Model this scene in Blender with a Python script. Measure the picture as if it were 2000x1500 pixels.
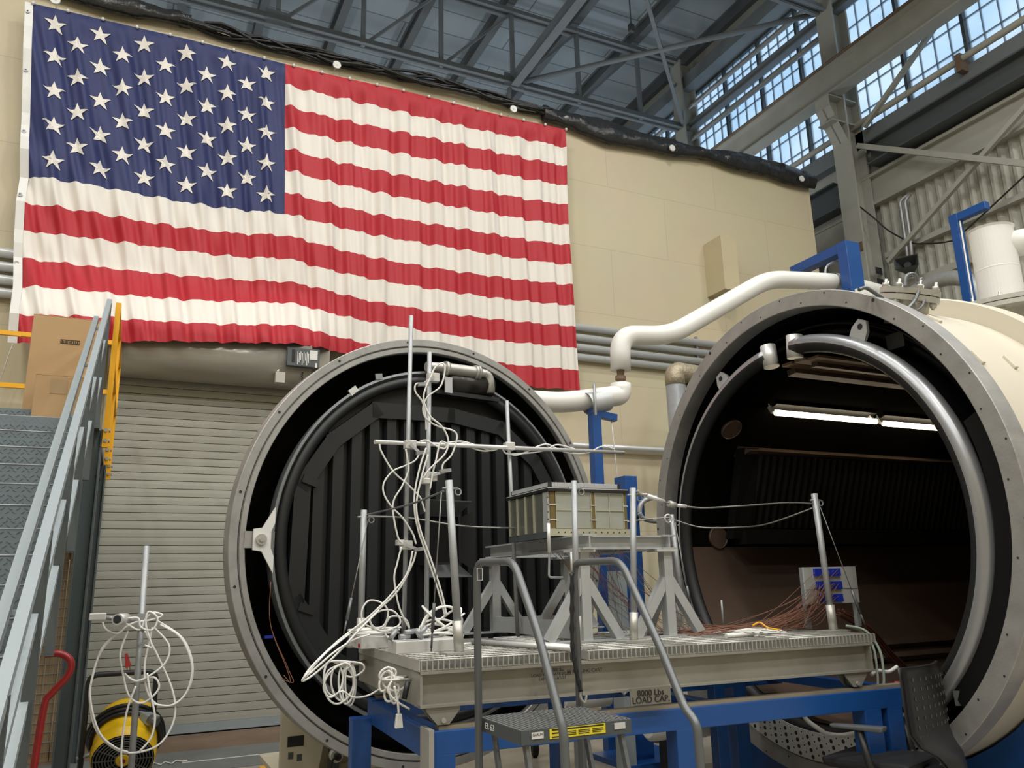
import bpy, math, random
from mathutils import Vector, Matrix
random.seed(7)
S = bpy.context.scene
for o in list(bpy.data.objects): bpy.data.objects.remove(o)
COL = S.collection
# ---------------------------------------------------------------- camera, calibrated from the vanishing points
FPX = 1570.0; EYE = Vector((0, 0, 1.65))
def _cam():
    X = Vector((4400-1000, -(1059-750), -FPX)).normalized(); Y = Vector((230-1000, -(1160-750), -FPX)).normalized()
    d = X.dot(Y); a = (X-Y*(d/2)).normalized(); b = Y-X*(d/2); b = (b-a*b.dot(a)).normalized()
    c = a.cross(b)
    return Matrix((a, b, c))          # world = R @ cam
RC = _cam()
cd = bpy.data.cameras.new('camera'); cam = bpy.data.objects.new('camera', cd); COL.objects.link(cam)
cam.matrix_world = Matrix.Translation(EYE) @ RC.to_4x4()
cd.sensor_width = 36.0; cd.lens = FPX*36.0/2000.0; cd.clip_start = .05; cd.clip_end = 300
S.camera = cam
# ---------------------------------------------------------------- world, lamps, exposure
S.view_settings.view_transform = 'Standard'; S.view_settings.look = 'None'
S.view_settings.gamma = 1.0; S.view_settings.use_curve_mapping = False
S.view_settings.exposure = 0.0
w = bpy.data.worlds.new('overcast_sky'); S.world = w; w.use_nodes = True
bg = w.node_tree.nodes['Background']; bg.inputs[0].default_value = (.60, .78, .95, 1); bg.inputs[1].default_value = 1.25
LAMP = 176.0
def lamp(x, y, z, pw, size=.7, col=(1, .975, .925), rot=(0, 0, 0)):
    l = bpy.data.lights.new('bay_or_fill_lamp', 'AREA'); l.shape = 'DISK'; l.size = size; l.energy = pw; l.color = col
    o = bpy.data.objects.new('bay_or_fill_lamp', l); COL.objects.link(o); o.location = (x, y, z); o.rotation_euler = rot
for lx in (-8, -3, 2, 7, 11.5):
    for ly in (-6.5, -2.0, 2.5, 6.2):
        if lx > 9 and ly > 5: continue
        lamp(lx, ly, 12.6, LAMP*(1.5 if ly < 0 else 1.0))
for lx in (-9, -2, 5, 11):          # added upward fill lamps that brighten the roof, here and behind the partition
    for ly in (0, 6.3, 14.5, 20.5, 27):
        lamp(lx, ly, 9.0 if ly > 12 else 13.2, 78, 1.2, (.9, .96, 1), (math.pi, 0, 0))
# ---------------------------------------------------------------- un-projection helpers: a pixel on a real plane of the hall
def ray(u, v): return RC @ Vector((u-1000, -(v-750), -FPX))
def aty(u, v, Y): d = ray(u, v); return EYE+d*((Y-EYE.y)/d.y)
def atx(u, v, X): d = ray(u, v); return EYE+d*((X-EYE.x)/d.x)
def atz(u, v, Z): d = ray(u, v); return EYE+d*((Z-EYE.z)/d.z)
V = Vector
# ---------------------------------------------------------------- materials
def lin(c):
    c = c/255.0
    return c/12.92 if c <= .04045 else ((c+.055)/1.055)**2.4
def rgb(r, g, b): return (lin(r), lin(g), lin(b), 1)
MATS = {}
def mat(name, col, rough=.5, metal=0.0, var=0.0, scale=4.0, bump=0.0, bscale=40.0, col2=None, stretch=(1, 1, 1), spec=None, coat=0.0, detail=5.0):
    if name in MATS: return MATS[name]
    m = bpy.data.materials.new(name); m.use_nodes = True; n = m.node_tree.nodes; l = m.node_tree.links
    b = n['Principled BSDF']; c = rgb(*col); b.inputs['Base Color'].default_value = c
    b.inputs['Roughness'].default_value = rough; b.inputs['Metallic'].default_value = metal
    if spec is not None: b.inputs['Specular IOR Level'].default_value = spec
    if coat: b.inputs['Coat Weight'].default_value = coat; b.inputs['Coat Roughness'].default_value = .15
    if var or bump or col2:
        tc = n.new('ShaderNodeTexCoord'); mp = n.new('ShaderNodeMapping'); mp.inputs['Scale'].default_value = stretch
        l.new(tc.outputs['Object'], mp.inputs['Vector'])
    if var or col2:
        t = n.new('ShaderNodeTexNoise'); t.inputs['Scale'].default_value = scale; t.inputs['Detail'].default_value = detail
        l.new(mp.outputs[0], t.inputs['Vector'])
        r = n.new('ShaderNodeValToRGB'); r.color_ramp.elements[0].position = .3; r.color_ramp.elements[1].position = .7
        k = 1-var
        r.color_ramp.elements[0].color = rgb(*col2) if col2 else (c[0]*k, c[1]*k, c[2]*k, 1)
        r.color_ramp.elements[1].color = c
        l.new(t.outputs['Fac'], r.inputs[0]); l.new(r.outputs[0], b.inputs['Base Color'])
    if bump:
        t2 = n.new('ShaderNodeTexNoise'); t2.inputs['Scale'].default_value = bscale; t2.inputs['Detail'].default_value = 4
        l.new(mp.outputs[0], t2.inputs['Vector'])
        bp = n.new('ShaderNodeBump'); bp.inputs['Strength'].default_value = bump; bp.inputs['Distance'].default_value = .02
        l.new(t2.outputs['Fac'], bp.inputs['Height']); l.new(bp.outputs[0], b.inputs['Normal'])
    MATS[name] = m; return m
def emit(name, col, st):
    m = bpy.data.materials.new(name); m.use_nodes = True; n = m.node_tree.nodes; b = n['Principled BSDF']
    b.inputs['Base Color'].default_value = (.8, .8, .8, 1); b.inputs['Emission Color'].default_value = col; b.inputs['Emission Strength'].default_value = st
    return m
# ---------------------------------------------------------------- mesh builder
def frame(d):
    d = d.normalized(); u = V((0, 0, 1)) if abs(d.z) < .92 else V((1, 0, 0))
    s = d.cross(u).normalized(); return d, s, s.cross(d).normalized()
class MB:
    def __init__(s): s.v = []; s.f = []; s.mi = []; s.sm = []
    def add(s, vs, fs, mi=0, smooth=False):
        b = len(s.v); s.v += [V(p) for p in vs]
        for f in fs: s.f.append([i+b for i in f]); s.mi.append(mi); s.sm.append(smooth)
        return s
    def hexa(s, c, mi=0):   # 8 corners: bottom 4 ccw, top 4 ccw
        return s.add(c, [(3, 2, 1, 0), (4, 5, 6, 7), (0, 1, 5, 4), (1, 2, 6, 5), (2, 3, 7, 6), (3, 0, 4, 7)], mi)
    def box(s, x0, x1, y0, y1, z0, z1, mi=0, T=None):
        c = [V((x0, y0, z0)), V((x1, y0, z0)), V((x1, y1, z0)), V((x0, y1, z0)), V((x0, y0, z1)), V((x1, y0, z1)), V((x1, y1, z1)), V((x0, y1, z1))]
        if T: c = [T(p) for p in c]
        return s.hexa(c, mi)
    def bar(s, p0, p1, wd, ht, mi=0, up=None):   # rectangular bar between two points
        p0 = V(p0); p1 = V(p1); d, a, b = frame(p1-p0)
        if up is not None:
            b = (V(up)-d*V(up).dot(d)).normalized(); a = d.cross(b)
        a = a*(wd/2); b = b*(ht/2)
        return s.hexa([p0-a-b, p0+a-b, p1+a-b, p1-a-b, p0-a+b, p0+a+b, p1+a+b, p1-a+b], mi)
    def poly(s, prof, p0, p1, mi=0, up=None, smooth=False, cap=True):   # extrude a 2-D profile (side, up) from p0 to p1
        p0 = V(p0); p1 = V(p1); d, a, b = frame(p1-p0)
        if up is not None:
            b = (V(up)-d*V(up).dot(d)).normalized(); a = d.cross(b)
        n = len(prof); vs = [p0+a*x+b*y for x, y in prof]+[p1+a*x+b*y for x, y in prof]
        fs = [(i, (i+1) % n, n+(i+1) % n, n+i) for i in range(n)]
        if cap: fs += [tuple(range(n-1, -1, -1)), tuple(range(n, 2*n))]
        return s.add(vs, fs, mi, smooth)
    def ibeam(s, p0, p1, h, wd, t, mi=0, up=(0, 0, 1)):
        a = wd/2; b = h/2; c = t/2
        return s.poly([(-a, -b), (a, -b), (a, -b+t), (c, -b+t), (c, b-t), (a, b-t), (a, b), (-a, b), (-a, b-t), (-c, b-t), (-c, -b+t), (-a, -b+t)], p0, p1, mi, up)
    def angle(s, p0, p1, w_, t, mi=0, up=None):
        return s.poly([(0, 0), (w_, 0), (w_, t), (t, t), (t, w_), (0, w_)], p0, p1, mi, up)
    def tube(s, pts, r, seg=10, mi=0, closed=False, cap=True, radii=None):
        pts = [V(p) for p in pts]; n = len(pts); rings = []; prev = None
        for i, p in enumerate(pts):
            if closed: t = pts[(i+1) % n]-pts[i-1]
            else: t = pts[min(i+1, n-1)]-pts[max(i-1, 0)]
            if t.length < 1e-9: t = V((0, 0, 1))
            t.normalize()
            if prev is None: d, a, b = frame(t)
            else:
                a = prev-t*prev.dot(t)
                if a.length < 1e-6: d, a, b = frame(t)
                a.normalize()
            b = t.cross(a); prev = a
            rr = radii[i] if radii else r
            rings.append([p+(a*math.cos(2*math.pi*k/seg)+b*math.sin(2*math.pi*k/seg))*rr for k in range(seg)])
        vs = [q for rg in rings for q in rg]; fs = []
        for i in range(n if closed else n-1):
            j = (i+1) % n
            for k in range(seg): fs.append((i*seg+k, i*seg+(k+1) % seg, j*seg+(k+1) % seg, j*seg+k))
        s.add(vs, fs, mi, True)
        if cap and not closed:
            b = len(s.v)-len(vs)
            s.f.append([b+k for k in range(seg-1, -1, -1)]); s.mi.append(mi); s.sm.append(False)
            s.f.append([b+(n-1)*seg+k for k in range(seg)]); s.mi.append(mi); s.sm.append(False)
        return s
    def lathe(s, prof, c, axis, seg=64, mi=0, a0=0.0, a1=2*math.pi, smooth=False, up=None, flip=False):
        # prof = [(radius, along axis)], revolved about axis through c
        c = V(c); d = V(axis).normalized(); u = V(up) if up is not None else (V((0, 0, 1)) if abs(d.z) < .9 else V((1, 0, 0)))
        a = (u-d*u.dot(d)).normalized(); b = d.cross(a); full = abs(a1-a0-2*math.pi) < 1e-6
        ns = seg if full else seg+1; vs = []; m = len(prof)
        for k in range(ns):
            t = a0+(a1-a0)*k/seg
            e = a*math.cos(t)+b*math.sin(t)
            vs += [c+e*r+d*z for r, z in prof]
        fs = []
        for k in range(seg):
            j = (k+1) % ns
            for i in range(m-1):
                f = (k*m+i, j*m+i, j*m+i+1, k*m+i+1); fs.append(f[::-1] if flip else f)
        return s.add(vs, fs, mi, smooth)
    def cyl(s, p0, p1, r, seg=16, mi=0, r1=None): return s.tube([p0, p1], r, seg, mi, radii=[r, r1 if r1 is not None else r])
    def sphere(s, c, r, seg=12, mi=0):
        c = V(c); n = seg//2
        return s.lathe([(max(r*math.sin(math.pi*i/n), 1e-4), -r*math.cos(math.pi*i/n)) for i in range(n+1)], c, (0, 0, 1), seg, mi, smooth=True)
    def build(s, name, m, parent=None, bevel=0.0, loc=None):
        me = bpy.data.meshes.new(name)
        if parent is not None: W = WM[parent]
        else:
            if loc is None:
                xs = [p.x for p in s.v]; ys = [p.y for p in s.v]; zs = [p.z for p in s.v]
                loc = V(((min(xs)+max(xs))/2, (min(ys)+max(ys))/2, min(zs)))
            W = Matrix.Translation(loc)
        I = W.inverted()
        me.from_pydata([I @ p for p in s.v], [], s.f)
        for x in (m if isinstance(m, (list, tuple)) else [m]): me.materials.append(x)
        me.polygons.foreach_set('material_index', s.mi); me.polygons.foreach_set('use_smooth', s.sm)
        me.update()
        o = bpy.data.objects.new(name, me); COL.objects.link(o)
        if parent is not None: o.parent = parent
        else: o.matrix_world = W
        WM[o] = W
        if bevel:
            b = o.modifiers.new('bevel', 'BEVEL'); b.width = bevel; b.segments = 2; b.limit_method = 'ANGLE'; b.angle_limit = .7
        return o
WM = {}
def thing(name, label, cat, loc, rz=0.0, group=None):
    o = bpy.data.objects.new(name, None); COL.objects.link(o); o.empty_display_size = .1
    o.location = loc; o.rotation_euler = (0, 0, rz); WM[o] = Matrix.Translation(V(loc)) @ Matrix.Rotation(rz, 4, 'Z')
    o['label'] = label; o['category'] = cat
    if group: o['group'] = group
    return o
def tag(o, label, cat, group=None, kind=None):
    o['label'] = label; o['category'] = cat
    if group: o['group'] = group
    if kind: o['kind'] = kind
    return o
def struct(o, label=None):
    o['kind'] = 'structure'
    if label: o['label'] = label
    o['category'] = o.name.split('_')[0].split('.')[0]
    return o
def dup(root, loc, rz=None, label=None, group=None):
    c = root.copy(); COL.objects.link(c); c.location = loc
    if rz is not None: c.rotation_euler = (0, 0, rz)
    if label: c['label'] = label
    if group: c['group'] = group
    def kids(a, b):
        for ch in list(a.children):
            d = ch.copy(); COL.objects.link(d); d.parent = b; kids(ch, d)
    kids(root, c); return c
def spline(pts, n=8, closed=False):
    pts = [V(p) for p in pts]; out = []; N = len(pts)
    for i in range(N if closed else N-1):
        if closed: p0, p1, p2, p3 = pts[i-1], pts[i], pts[(i+1) % N], pts[(i+2) % N]
        else: p0, p1, p2, p3 = pts[max(i-1, 0)], pts[i], pts[i+1], pts[min(i+2, N-1)]
        for k in range(n):
            t = k/n; out.append(.5*((2*p1)+(p2-p0)*t+(2*p0-5*p1+4*p2-p3)*t*t+(3*p1-p0-3*p2+p3)*t**3))
    if not closed: out.append(pts[-1])
    return out
def fillet(pts, r, n=6):   # round the corners of a polyline
    pts = [V(p) for p in pts]; out = [pts[0]]
    for i in range(1, len(pts)-1):
        a = pts[i-1]-pts[i]; b = pts[i+1]-pts[i]; q = min(r, a.length*.49, b.length*.49)
        p0 = pts[i]+a.normalized()*q; p1 = pts[i]+b.normalized()*q
        for k in range(n+1):
            t = k/n; out.append(p0*(1-t)**2+pts[i]*2*t*(1-t)+p1*t*t)
    out.append(pts[-1]); return out
def text(body, size, M4, m, parent, name='lettering', depth=.0015, align='CENTER', sx=1.0):
    cu = bpy.data.curves.new(name, 'FONT'); cu.body = body; cu.size = size; cu.extrude = depth; cu.align_x = align; cu.align_y = 'CENTER'
    to = bpy.data.objects.new(name+'_curve', cu); COL.objects.link(to)
    dg = bpy.context.evaluated_depsgraph_get(); me = bpy.data.meshes.new_from_object(to.evaluated_get(dg))
    bpy.data.objects.remove(to); bpy.data.curves.remove(cu)
    T = M4 @ Matrix.Diagonal((sx, 1, 1, 1))
    me.transform(WM[parent].inverted() @ T)
    me.materials.clear(); me.materials.append(m)
    o = bpy.data.objects.new(name, me); COL.objects.link(o); o.parent = parent; WM[o] = WM[parent]; return o
def face_m(origin, xdir, ydir):
    x = V(xdir).normalized(); y = V(ydir); y = (y-x*y.dot(x)).normalized(); z = x.cross(y)
    return Matrix(((x.x, y.x, z.x, origin[0]), (x.y, y.y, z.y, origin[1]), (x.z, y.z, z.z, origin[2]), (0, 0, 0, 1)))
# ---------------------------------------------------------------- palette
beige = mat('painted_board_beige', (196, 184, 152), .75, var=.07, scale=1.3, bump=.15, bscale=3)
concrete = mat('polished_concrete', (158, 152, 142), .38, var=.32, scale=1.1, bump=.05, detail=9)
white_pipe = mat('white_jacket', (222, 222, 218), .38)
white_paint = mat('white_paint', (216, 216, 212), .4)
cream = mat('cream_enamel', (208, 201, 184), .42, var=.05, scale=2)
cream_dk = mat('cream_plate', (206, 199, 176), .5, var=.08, scale=3)
blue = mat('blue_enamel', (26, 76, 142), .32, var=.1, scale=3)
steel_gr = mat('brushed_flange_steel', (170, 169, 166), .42, .4, var=.25, scale=6, bump=.06, bscale=60)
stain = mat('stainless', (188, 187, 180), .38, .45, var=.14, scale=7)
galv = mat('galvanised', (162, 165, 167), .4, .35, var=.15, scale=14)
conduit_m = mat('conduit_silver', (205, 208, 210), .34, .25, var=.05, scale=6)
weather = mat('weathered_steel', (152, 150, 141), .45, .3, var=.2, scale=5)
bar_m = mat('glazing_bar', (124, 136, 144), .6)
alum = mat('mill_aluminium', (188, 191, 192), .45, .3, var=.08, scale=9)
alum_l = mat('bright_aluminium', (212, 212, 210), .4, .35)
black_paint = mat('black_thermal_paint', (23, 25, 27), .5, var=.15, scale=3)
black_in = mat('black_chamber_paint', (12, 12, 13), .6, var=.2, scale=2, spec=.25)
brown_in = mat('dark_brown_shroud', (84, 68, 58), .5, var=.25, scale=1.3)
black_pl = mat('black_plastic', (30, 31, 33), .45)
rubber = mat('black_rubber', (22, 22, 22), .7)
grey_st = mat('grey_enamel', (146, 156, 160), .45, var=.05, scale=3)
grey_dk = mat('dark_grey_enamel', (74, 80, 82), .5)
tread_m = mat('grey_diamond_plate', (112, 124, 130), .4, .1)
teal_dk = mat('dark_teal_steel', (78, 89, 92), .5)
yellow = mat('safety_yellow', (232, 168, 16), .42)
fan_y = mat('heater_yellow', (232, 190, 20), .4)
gun = mat('gunmetal_tube', (104, 107, 109), .36, .35)
cable_w = mat('white_cable', (228, 228, 224), .5)
rope = mat('steel_rope', (132, 132, 128), .4, .7)
copper = mat('copper_wire', (128, 88, 70), .5)
cardb = mat('cardboard', (178, 146, 106), .85, var=.08, scale=2)
red_p = mat('red_enamel', (150, 36, 38), .35)
roof_m = mat('roof_deck_grey', (140, 150, 156), .7, var=.1, scale=1)
steel_rf = mat('grey_roof_steel', (118, 124, 128), .6, var=.12, scale=2)
purlin_m = mat('dark_roof_beam', (92, 96, 98), .6)
steel_wl = mat('pale_wall_steel', (168, 168, 160), .6, var=.14, scale=2)
corr_m = mat('corrugated_sheet', (170, 170, 160), .6, var=.1, scale=1.5)
dark_m = mat('dark_gap', (38, 40, 42), .7)
film = mat('black_film', (36, 37, 38), .22, bump=.6, bscale=14)
slat_m = mat('roller_slat', (166, 166, 156), .4, .1, var=.04, scale=2)
drum_m = mat('roller_drum', (158, 154, 144), .22, .15)
flag_r = mat('flag_red', (176, 34, 46), .62); flag_w = mat('flag_white', (226, 221, 213), .65); flag_b = mat('flag_blue', (37, 46, 95), .62)
black_ink = mat('black_ink', (30, 30, 30), .7); white_ink = mat('white_ink', (225, 225, 222), .6)
conn_b = mat('blue_connector', (30, 52, 170), .45)
gold = mat('kapton_amber', (120, 104, 66), .4, .3)
panel_g = mat('grey_panel_glass', (164, 166, 156), .35, .1, var=.15, scale=5)
wood_m = mat('pine_plank', (150, 128, 98), .8, var=.2, scale=3, stretch=(6, 6, 1))
rust_m = mat('rusty_plate', (120, 100, 82), .75, var=.3, scale=2)
tube_em = emit('fluorescent_glow', (1.0, .84, .58, 1), 9.0)
# ================================================================ HALL SHELL
WY = 11.1
def wall_board_mat():
    m = bpy.data.materials.new('board_wall'); m.use_nodes = True; n = m.node_tree.nodes; l = m.node_tree.links; b = n['Principled BSDF']
    tc = n.new('ShaderNodeTexCoord'); sp = n.new('ShaderNodeSeparateXYZ'); cb = n.new('ShaderNodeCombineXYZ')
    l.new(tc.outputs['Object'], sp.inputs[0]); l.new(sp.outputs['X'], cb.inputs['X']); l.new(sp.outputs['Z'], cb.inputs['Y'])
    br = n.new('ShaderNodeTexBrick'); br.offset = .5; br.inputs['Scale'].default_value = 1.0
    br.inputs['Brick Width'].default_value = 2.44; br.inputs['Row Height'].default_value = 1.22; br.inputs['Mortar Size'].default_value = .006
    br.inputs['Color1'].default_value = rgb(204, 193, 164); br.inputs['Color2'].default_value = rgb(200, 190, 161); br.inputs['Mortar'].default_value = rgb(186, 175, 148)
    l.new(cb.outputs[0], br.inputs['Vector'])
    ns = n.new('ShaderNodeTexNoise'); ns.inputs['Scale'].default_value = .9; ns.inputs['Detail'].default_value = 8
    l.new(tc.outputs['Object'], ns.inputs['Vector'])
    mx = n.new('ShaderNodeMix'); mx.data_type = 'RGBA'; mx.blend_type = 'MULTIPLY'; mx.inputs['Factor'].default_value = .16
    l.new(br.outputs['Color'], mx.inputs['A']); l.new(ns.outputs['Color'], mx.inputs['B']); l.new(mx.outputs['Result'], b.inputs['Base Color'])
    b.inputs['Roughness'].default_value = .7; return m
board = wall_board_mat()
struct(MB().box(-16, 14.6, -12, 34, -.2, 0).build('floor', concrete, loc=V((0, 0, 0))))
struct(MB().box(-9, 12.3, WY, WY+.3, 0, 9.7).build('wall_back', board, loc=V((0, WY, 0))))
struct(MB().box(-16.3, -16, -12, 34, 0, 17.2).build('wall_left', beige, loc=V((-16, 0, 0))))
struct(MB().box(-16, 14.6, -12.3, -12, 0, 17.2).build('wall_front', beige, loc=V((0, -12, 0))))
struct(MB().box(-16, 14.6, 34, 34.3, 0, 17.2).build('wall_far', beige, loc=V((0, 34, 0))))
# roof deck: planks run along X, so the joints show as lines
def deck_mat():
    m = bpy.data.materials.new('roof_deck'); m.use_nodes = True; n = m.node_tree.nodes; l = m.node_tree.links; b = n['Principled BSDF']
    tc = n.new('ShaderNodeTexCoord'); br = n.new('ShaderNodeTexBrick'); br.inputs['Scale'].default_value = 1
    br.inputs['Brick Width'].default_value = 6.0; br.inputs['Row Height'].default_value = .9; br.inputs['Mortar Size'].default_value = .02
    c = rgb(150, 160, 166); br.inputs['Color1'].default_value = c; br.inputs['Color2'].default_value = rgb(144, 154, 160); br.inputs['Mortar'].default_value = rgb(100, 108, 112)
    l.new(tc.outputs['Object'], br.inputs['Vector']); l.new(br.outputs['Color'], b.inputs['Base Color']); b.inputs['Roughness'].default_value = .7; return m
struct(MB().box(-16, 14.6, -12, 34, 17.2, 17.5).build('ceiling', deck_mat(), loc=V((0, 0, 17.2))))
for i in range(-7, 7):
    x = 2.2+2.0*i
    o = MB().ibeam((x, -11.8, 17.0), (x, 33.8, 17.0), .42, .22, .03).build('roof_purlin', purlin_m)
    if x < -6.5 or x > 13.6: tag(o, 'dark steel roof purlin close to the hall side', 'beam', 'roof purlins under the deck')
    else: tag(o, 'dark steel roof purlin running over the trusses under the deck', 'beam', 'roof purlins under the deck')
# ---------------------------------------------------------------- trusses
def truss(Y, label):
    t = thing('roof_truss', label, 'truss', (0, Y, 14.2), 0, 'roof trusses')
    for nm, z, x0 in (('bottom_chord', 14.35, -15.9), ('top_chord', 16.5, -15.9)):
        m = MB()
        for s in (-1, 1): m.box(x0, 13.75, Y+s*.1-.05, Y+s*.1+.05, z-.06, z-.04); m.box(x0, 13.75, Y+s*.05-.012, Y+s*.05+.012, z-.06, z+.14)
        m.build(nm, steel_rf, t)
    for i in range(-9, 6):
        x = 2.2+2.0*i
        MB().bar((x, Y, 14.3), (x, Y, 16.6), .1, .1).build('web_post', steel_rf, t)
        MB().bar((x+.08, Y+.02, 14.42), (x+1.95, Y+.02, 16.45), .07, .07).build('web_diagonal', steel_rf, t)
        g = MB()
        if i % 3 == 0: g.box(x-.28, x+.28, Y-.07, Y-.055, 14.2, 14.6); g.build('gusset_plate', steel_rf, t)
    return t
truss(16.6, 'grey steel roof truss meeting the far window column')
truss(11.25, 'grey steel roof truss meeting the near corbelled window column')
truss(22.0, 'grey steel roof truss farthest back beyond the partition wall')
def strut(name, pts, wd, label, m=None, cat='beam', tub=False):
    b = MB()
    if tub: b.tube(pts, wd, 10)
    else: b.bar(pts[0], pts[1], wd, wd)
    return tag(b.build(name, m or steel_rf), label, cat)
n3 = V((8.2, 16.6, 14.38))
tag(MB().ibeam((8.2, 11.35, 14.38), (8.2, 16.5, 14.38), .3, .22, .03).build('tie_beam', steel_rf), 'heavy grey tie beam between the two truss bottom chords', 'beam')
strut('brace_pipe', [n3+V((.2, -.1, .02)), (13.6, 11.35, 14.38)], .07, 'long grey brace pipe slanting from truss node to near window column', tub=True, cat='brace')
p = atz(1262, -4, 14.42)
strut('brace_bar', [(13.5, 16.4, 14.4), p], .09, 'thin grey brace bar slanting up from the far window column', cat='brace')
strut('brace_rod', [n3+V((-.05, .1, -.05)), n3+V((.35, 1.2, -.9))], .06, 'short grey knee rod below the truss node', tub=True, cat='brace')
# hanging drop cord
p = aty(1233, 55, 14.0)
t = thing('pendant_switch', 'small dark pendant box hanging on a cord under the roof', 'pendant', p)
MB().box(p.x-.07, p.x+.07, p.y-.05, p.y+.05, p.z-.1, p.z+.1).build('switch_box', grey_dk, t, bevel=.01)
MB().cyl((p.x, p.y, p.z+.1), (p.x, p.y, 16.9), .018, 8).build('cord', grey_dk, t)
# ---------------------------------------------------------------- right wall (X = 14): bands, corrugated sheet, big windows
XR = 14.0
struct(MB().box(XR+.25, XR+.5, -12, 34, 0, 11.2).build('wall_right', steel_wl, loc=V((XR+.25, 0, 0))))
def corr(y0, y1, z0, z1, nm):
    m = MB(); n = int((y1-y0)/.055); prof = []
    for i in range(n+1):
        y = y0+(y1-y0)*i/n; ph = i % 4
        prof.append((y, 0 if ph in (0, 1) else -.06))
    vs = []
    for y, d in prof: vs += [(XR+.24+d, y, z0), (XR+.24+d, y, z1)]
    m.add(vs, [(2*i, 2*i+1, 2*i+3, 2*i+2) for i in range(n)]); return m.build(nm, corr_m)
struct(corr(-2, 11.0, 0, 9.5, 'wall_right_sheet'))
struct(corr(11.6, 20, 0, 7.2, 'wall_right_sheet'))
struct(MB().box(XR+.05, XR+.25, 11.4, 34, 7.3, 10.05).build('wall_right_fascia', steel_wl))
struct(MB().box(XR+.1, XR+.25, -12, 11.4, 9.5, 10.05).build('wall_right_fascia', steel_wl))
for k, (z0, z1, dx, m) in enumerate(((9.42, 9.5, .16, steel_wl), (10.05, 10.12, .2, steel_wl), (8.16, 8.27, .14, steel_wl), (7.36, 7.5, .14, steel_wl), (5.2, 5.32, .14, steel_wl), (2.9, 3.02, .14, steel_wl))):
    y1 = 34 if z0 > 9 else 10.9
    struct(MB().box(XR+.25-dx-.06, XR+.24, -12, y1, z0, z1).build('trim_%d' % (k+1), m))
# dark double channel below the sill
def rail_beam(y0, y1, z0, z1, label):
    m = MB(); m.ibeam((XR-.1, y0, (z0+z1)/2), (XR-.1, y1, (z0+z1)/2), z1-z0, .35, .035)
    return tag(m.build('wall_channel', grey_dk), label, 'beam')
rail_beam(-6, 10.75, 10.2, 10.72, 'long dark steel channel beam below the window sill, near side of column')
rail_beam(11.7, 12.9, 9.6, 10.25, 'dark stub of channel beam just behind the corbelled column')
rail_beam(12.3, 14.4, 8.1, 8.75, 'dark channel beam low in the gap between partition and column')
struct(MB().box(XR+.0, XR+.25, -12, 34, 10.8, 11.2).build('trim_7', steel_rf))
tag(MB().tube([(XR-.1, -8, 11.33), (XR-.1, 33, 11.33)], .07, 10).build('sill_pipe', steel_wl), 'pale handrail pipe along the window sill', 'pipe')
for y in (7.3+1.2, 13.2): tag(MB().box(XR-.2, XR+.1, y-.06, y+.06, 11.05, 11.42).build('pipe_clamp', rust_m), 'rusty clamp holding the sill pipe '+('right of' if y < 10 else 'left of')+' the corbelled column', 'clamp')
# glass: wired, milky panes
gm = bpy.data.materials.new('wired_glass'); gm.use_nodes = True; n = gm.node_tree.nodes; l = gm.node_tree.links
for x in list(n): n.remove(x)
out = n.new('ShaderNodeOutputMaterial'); tr = n.new('ShaderNodeBsdfTransparent'); tl = n.new('ShaderNodeBsdfTranslucent'); mx = n.new('ShaderNodeMixShader')
tr.inputs[0].default_value = (.95, .97, 1, 1); tl.inputs[0].default_value = (.9, .93, .96, 1); mx.inputs[0].default_value = .35
nt = n.new('ShaderNodeTexNoise'); nt.inputs['Scale'].default_value = .5; nt.inputs['Detail'].default_value = 4; tc = n.new('ShaderNodeTexCoord'); rp = n.new('ShaderNodeValToRGB')
rp.color_ramp.elements[0].color = (.72, .82, .9, 1); rp.color_ramp.elements[1].color = (1, 1, 1, 1); rp.color_ramp.elements[0].position = .35; rp.color_ramp.elements[1].position = .62
l.new(tc.outputs['Object'], nt.inputs['Vector']); l.new(nt.outputs['Fac'], rp.inputs[0]); l.new(rp.outputs[0], tr.inputs[0])
l.new(tr.outputs[0], mx.inputs[1]); l.new(tl.outputs[0], mx.inputs[2]); l.new(mx.outputs[0], out.inputs[0])
WZ0, WZ1 = 11.2, 15.6
bays = [(-10.45, -5.05), (-5.05, .35), (.35, 5.75), (5.75, 11.2), (11.2, 16.6), (16.6, 22.0), (22.0, 27.4)]
for k, (a, b) in enumerate(bays):
    pane = MB().box(XR+.2, XR+.215, a, b, WZ0, WZ1).build('window_%d' % (k+1), gm); struct(pane)
    fr = MB()
    fr.box(XR+.12, XR+.25, a, b, WZ0, WZ0+.06); fr.box(XR+.12, XR+.25, a, b, WZ1-.08, WZ1)
    nmj = 4
    for i in range(nmj+1):
        y = a+(b-a)*i/nmj; fr.box(XR+.1, XR+.26, y-.035, y+.035, WZ0, WZ1)
        if i < nmj:
            for j in range(1, 4): yy = y+(b-a)/nmj*j/4; fr.box(XR+.17, XR+.235, yy-.005, yy+.005, WZ0, WZ1, 1)
    for j in range(1, 8):
        z = WZ0+(WZ1-WZ0)*j/8; fr.box(XR+.17, XR+.235, a, b, z-.005, z+.005, 1)
    fr.build('window_frame', [grey_dk, bar_m], pane)
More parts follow.
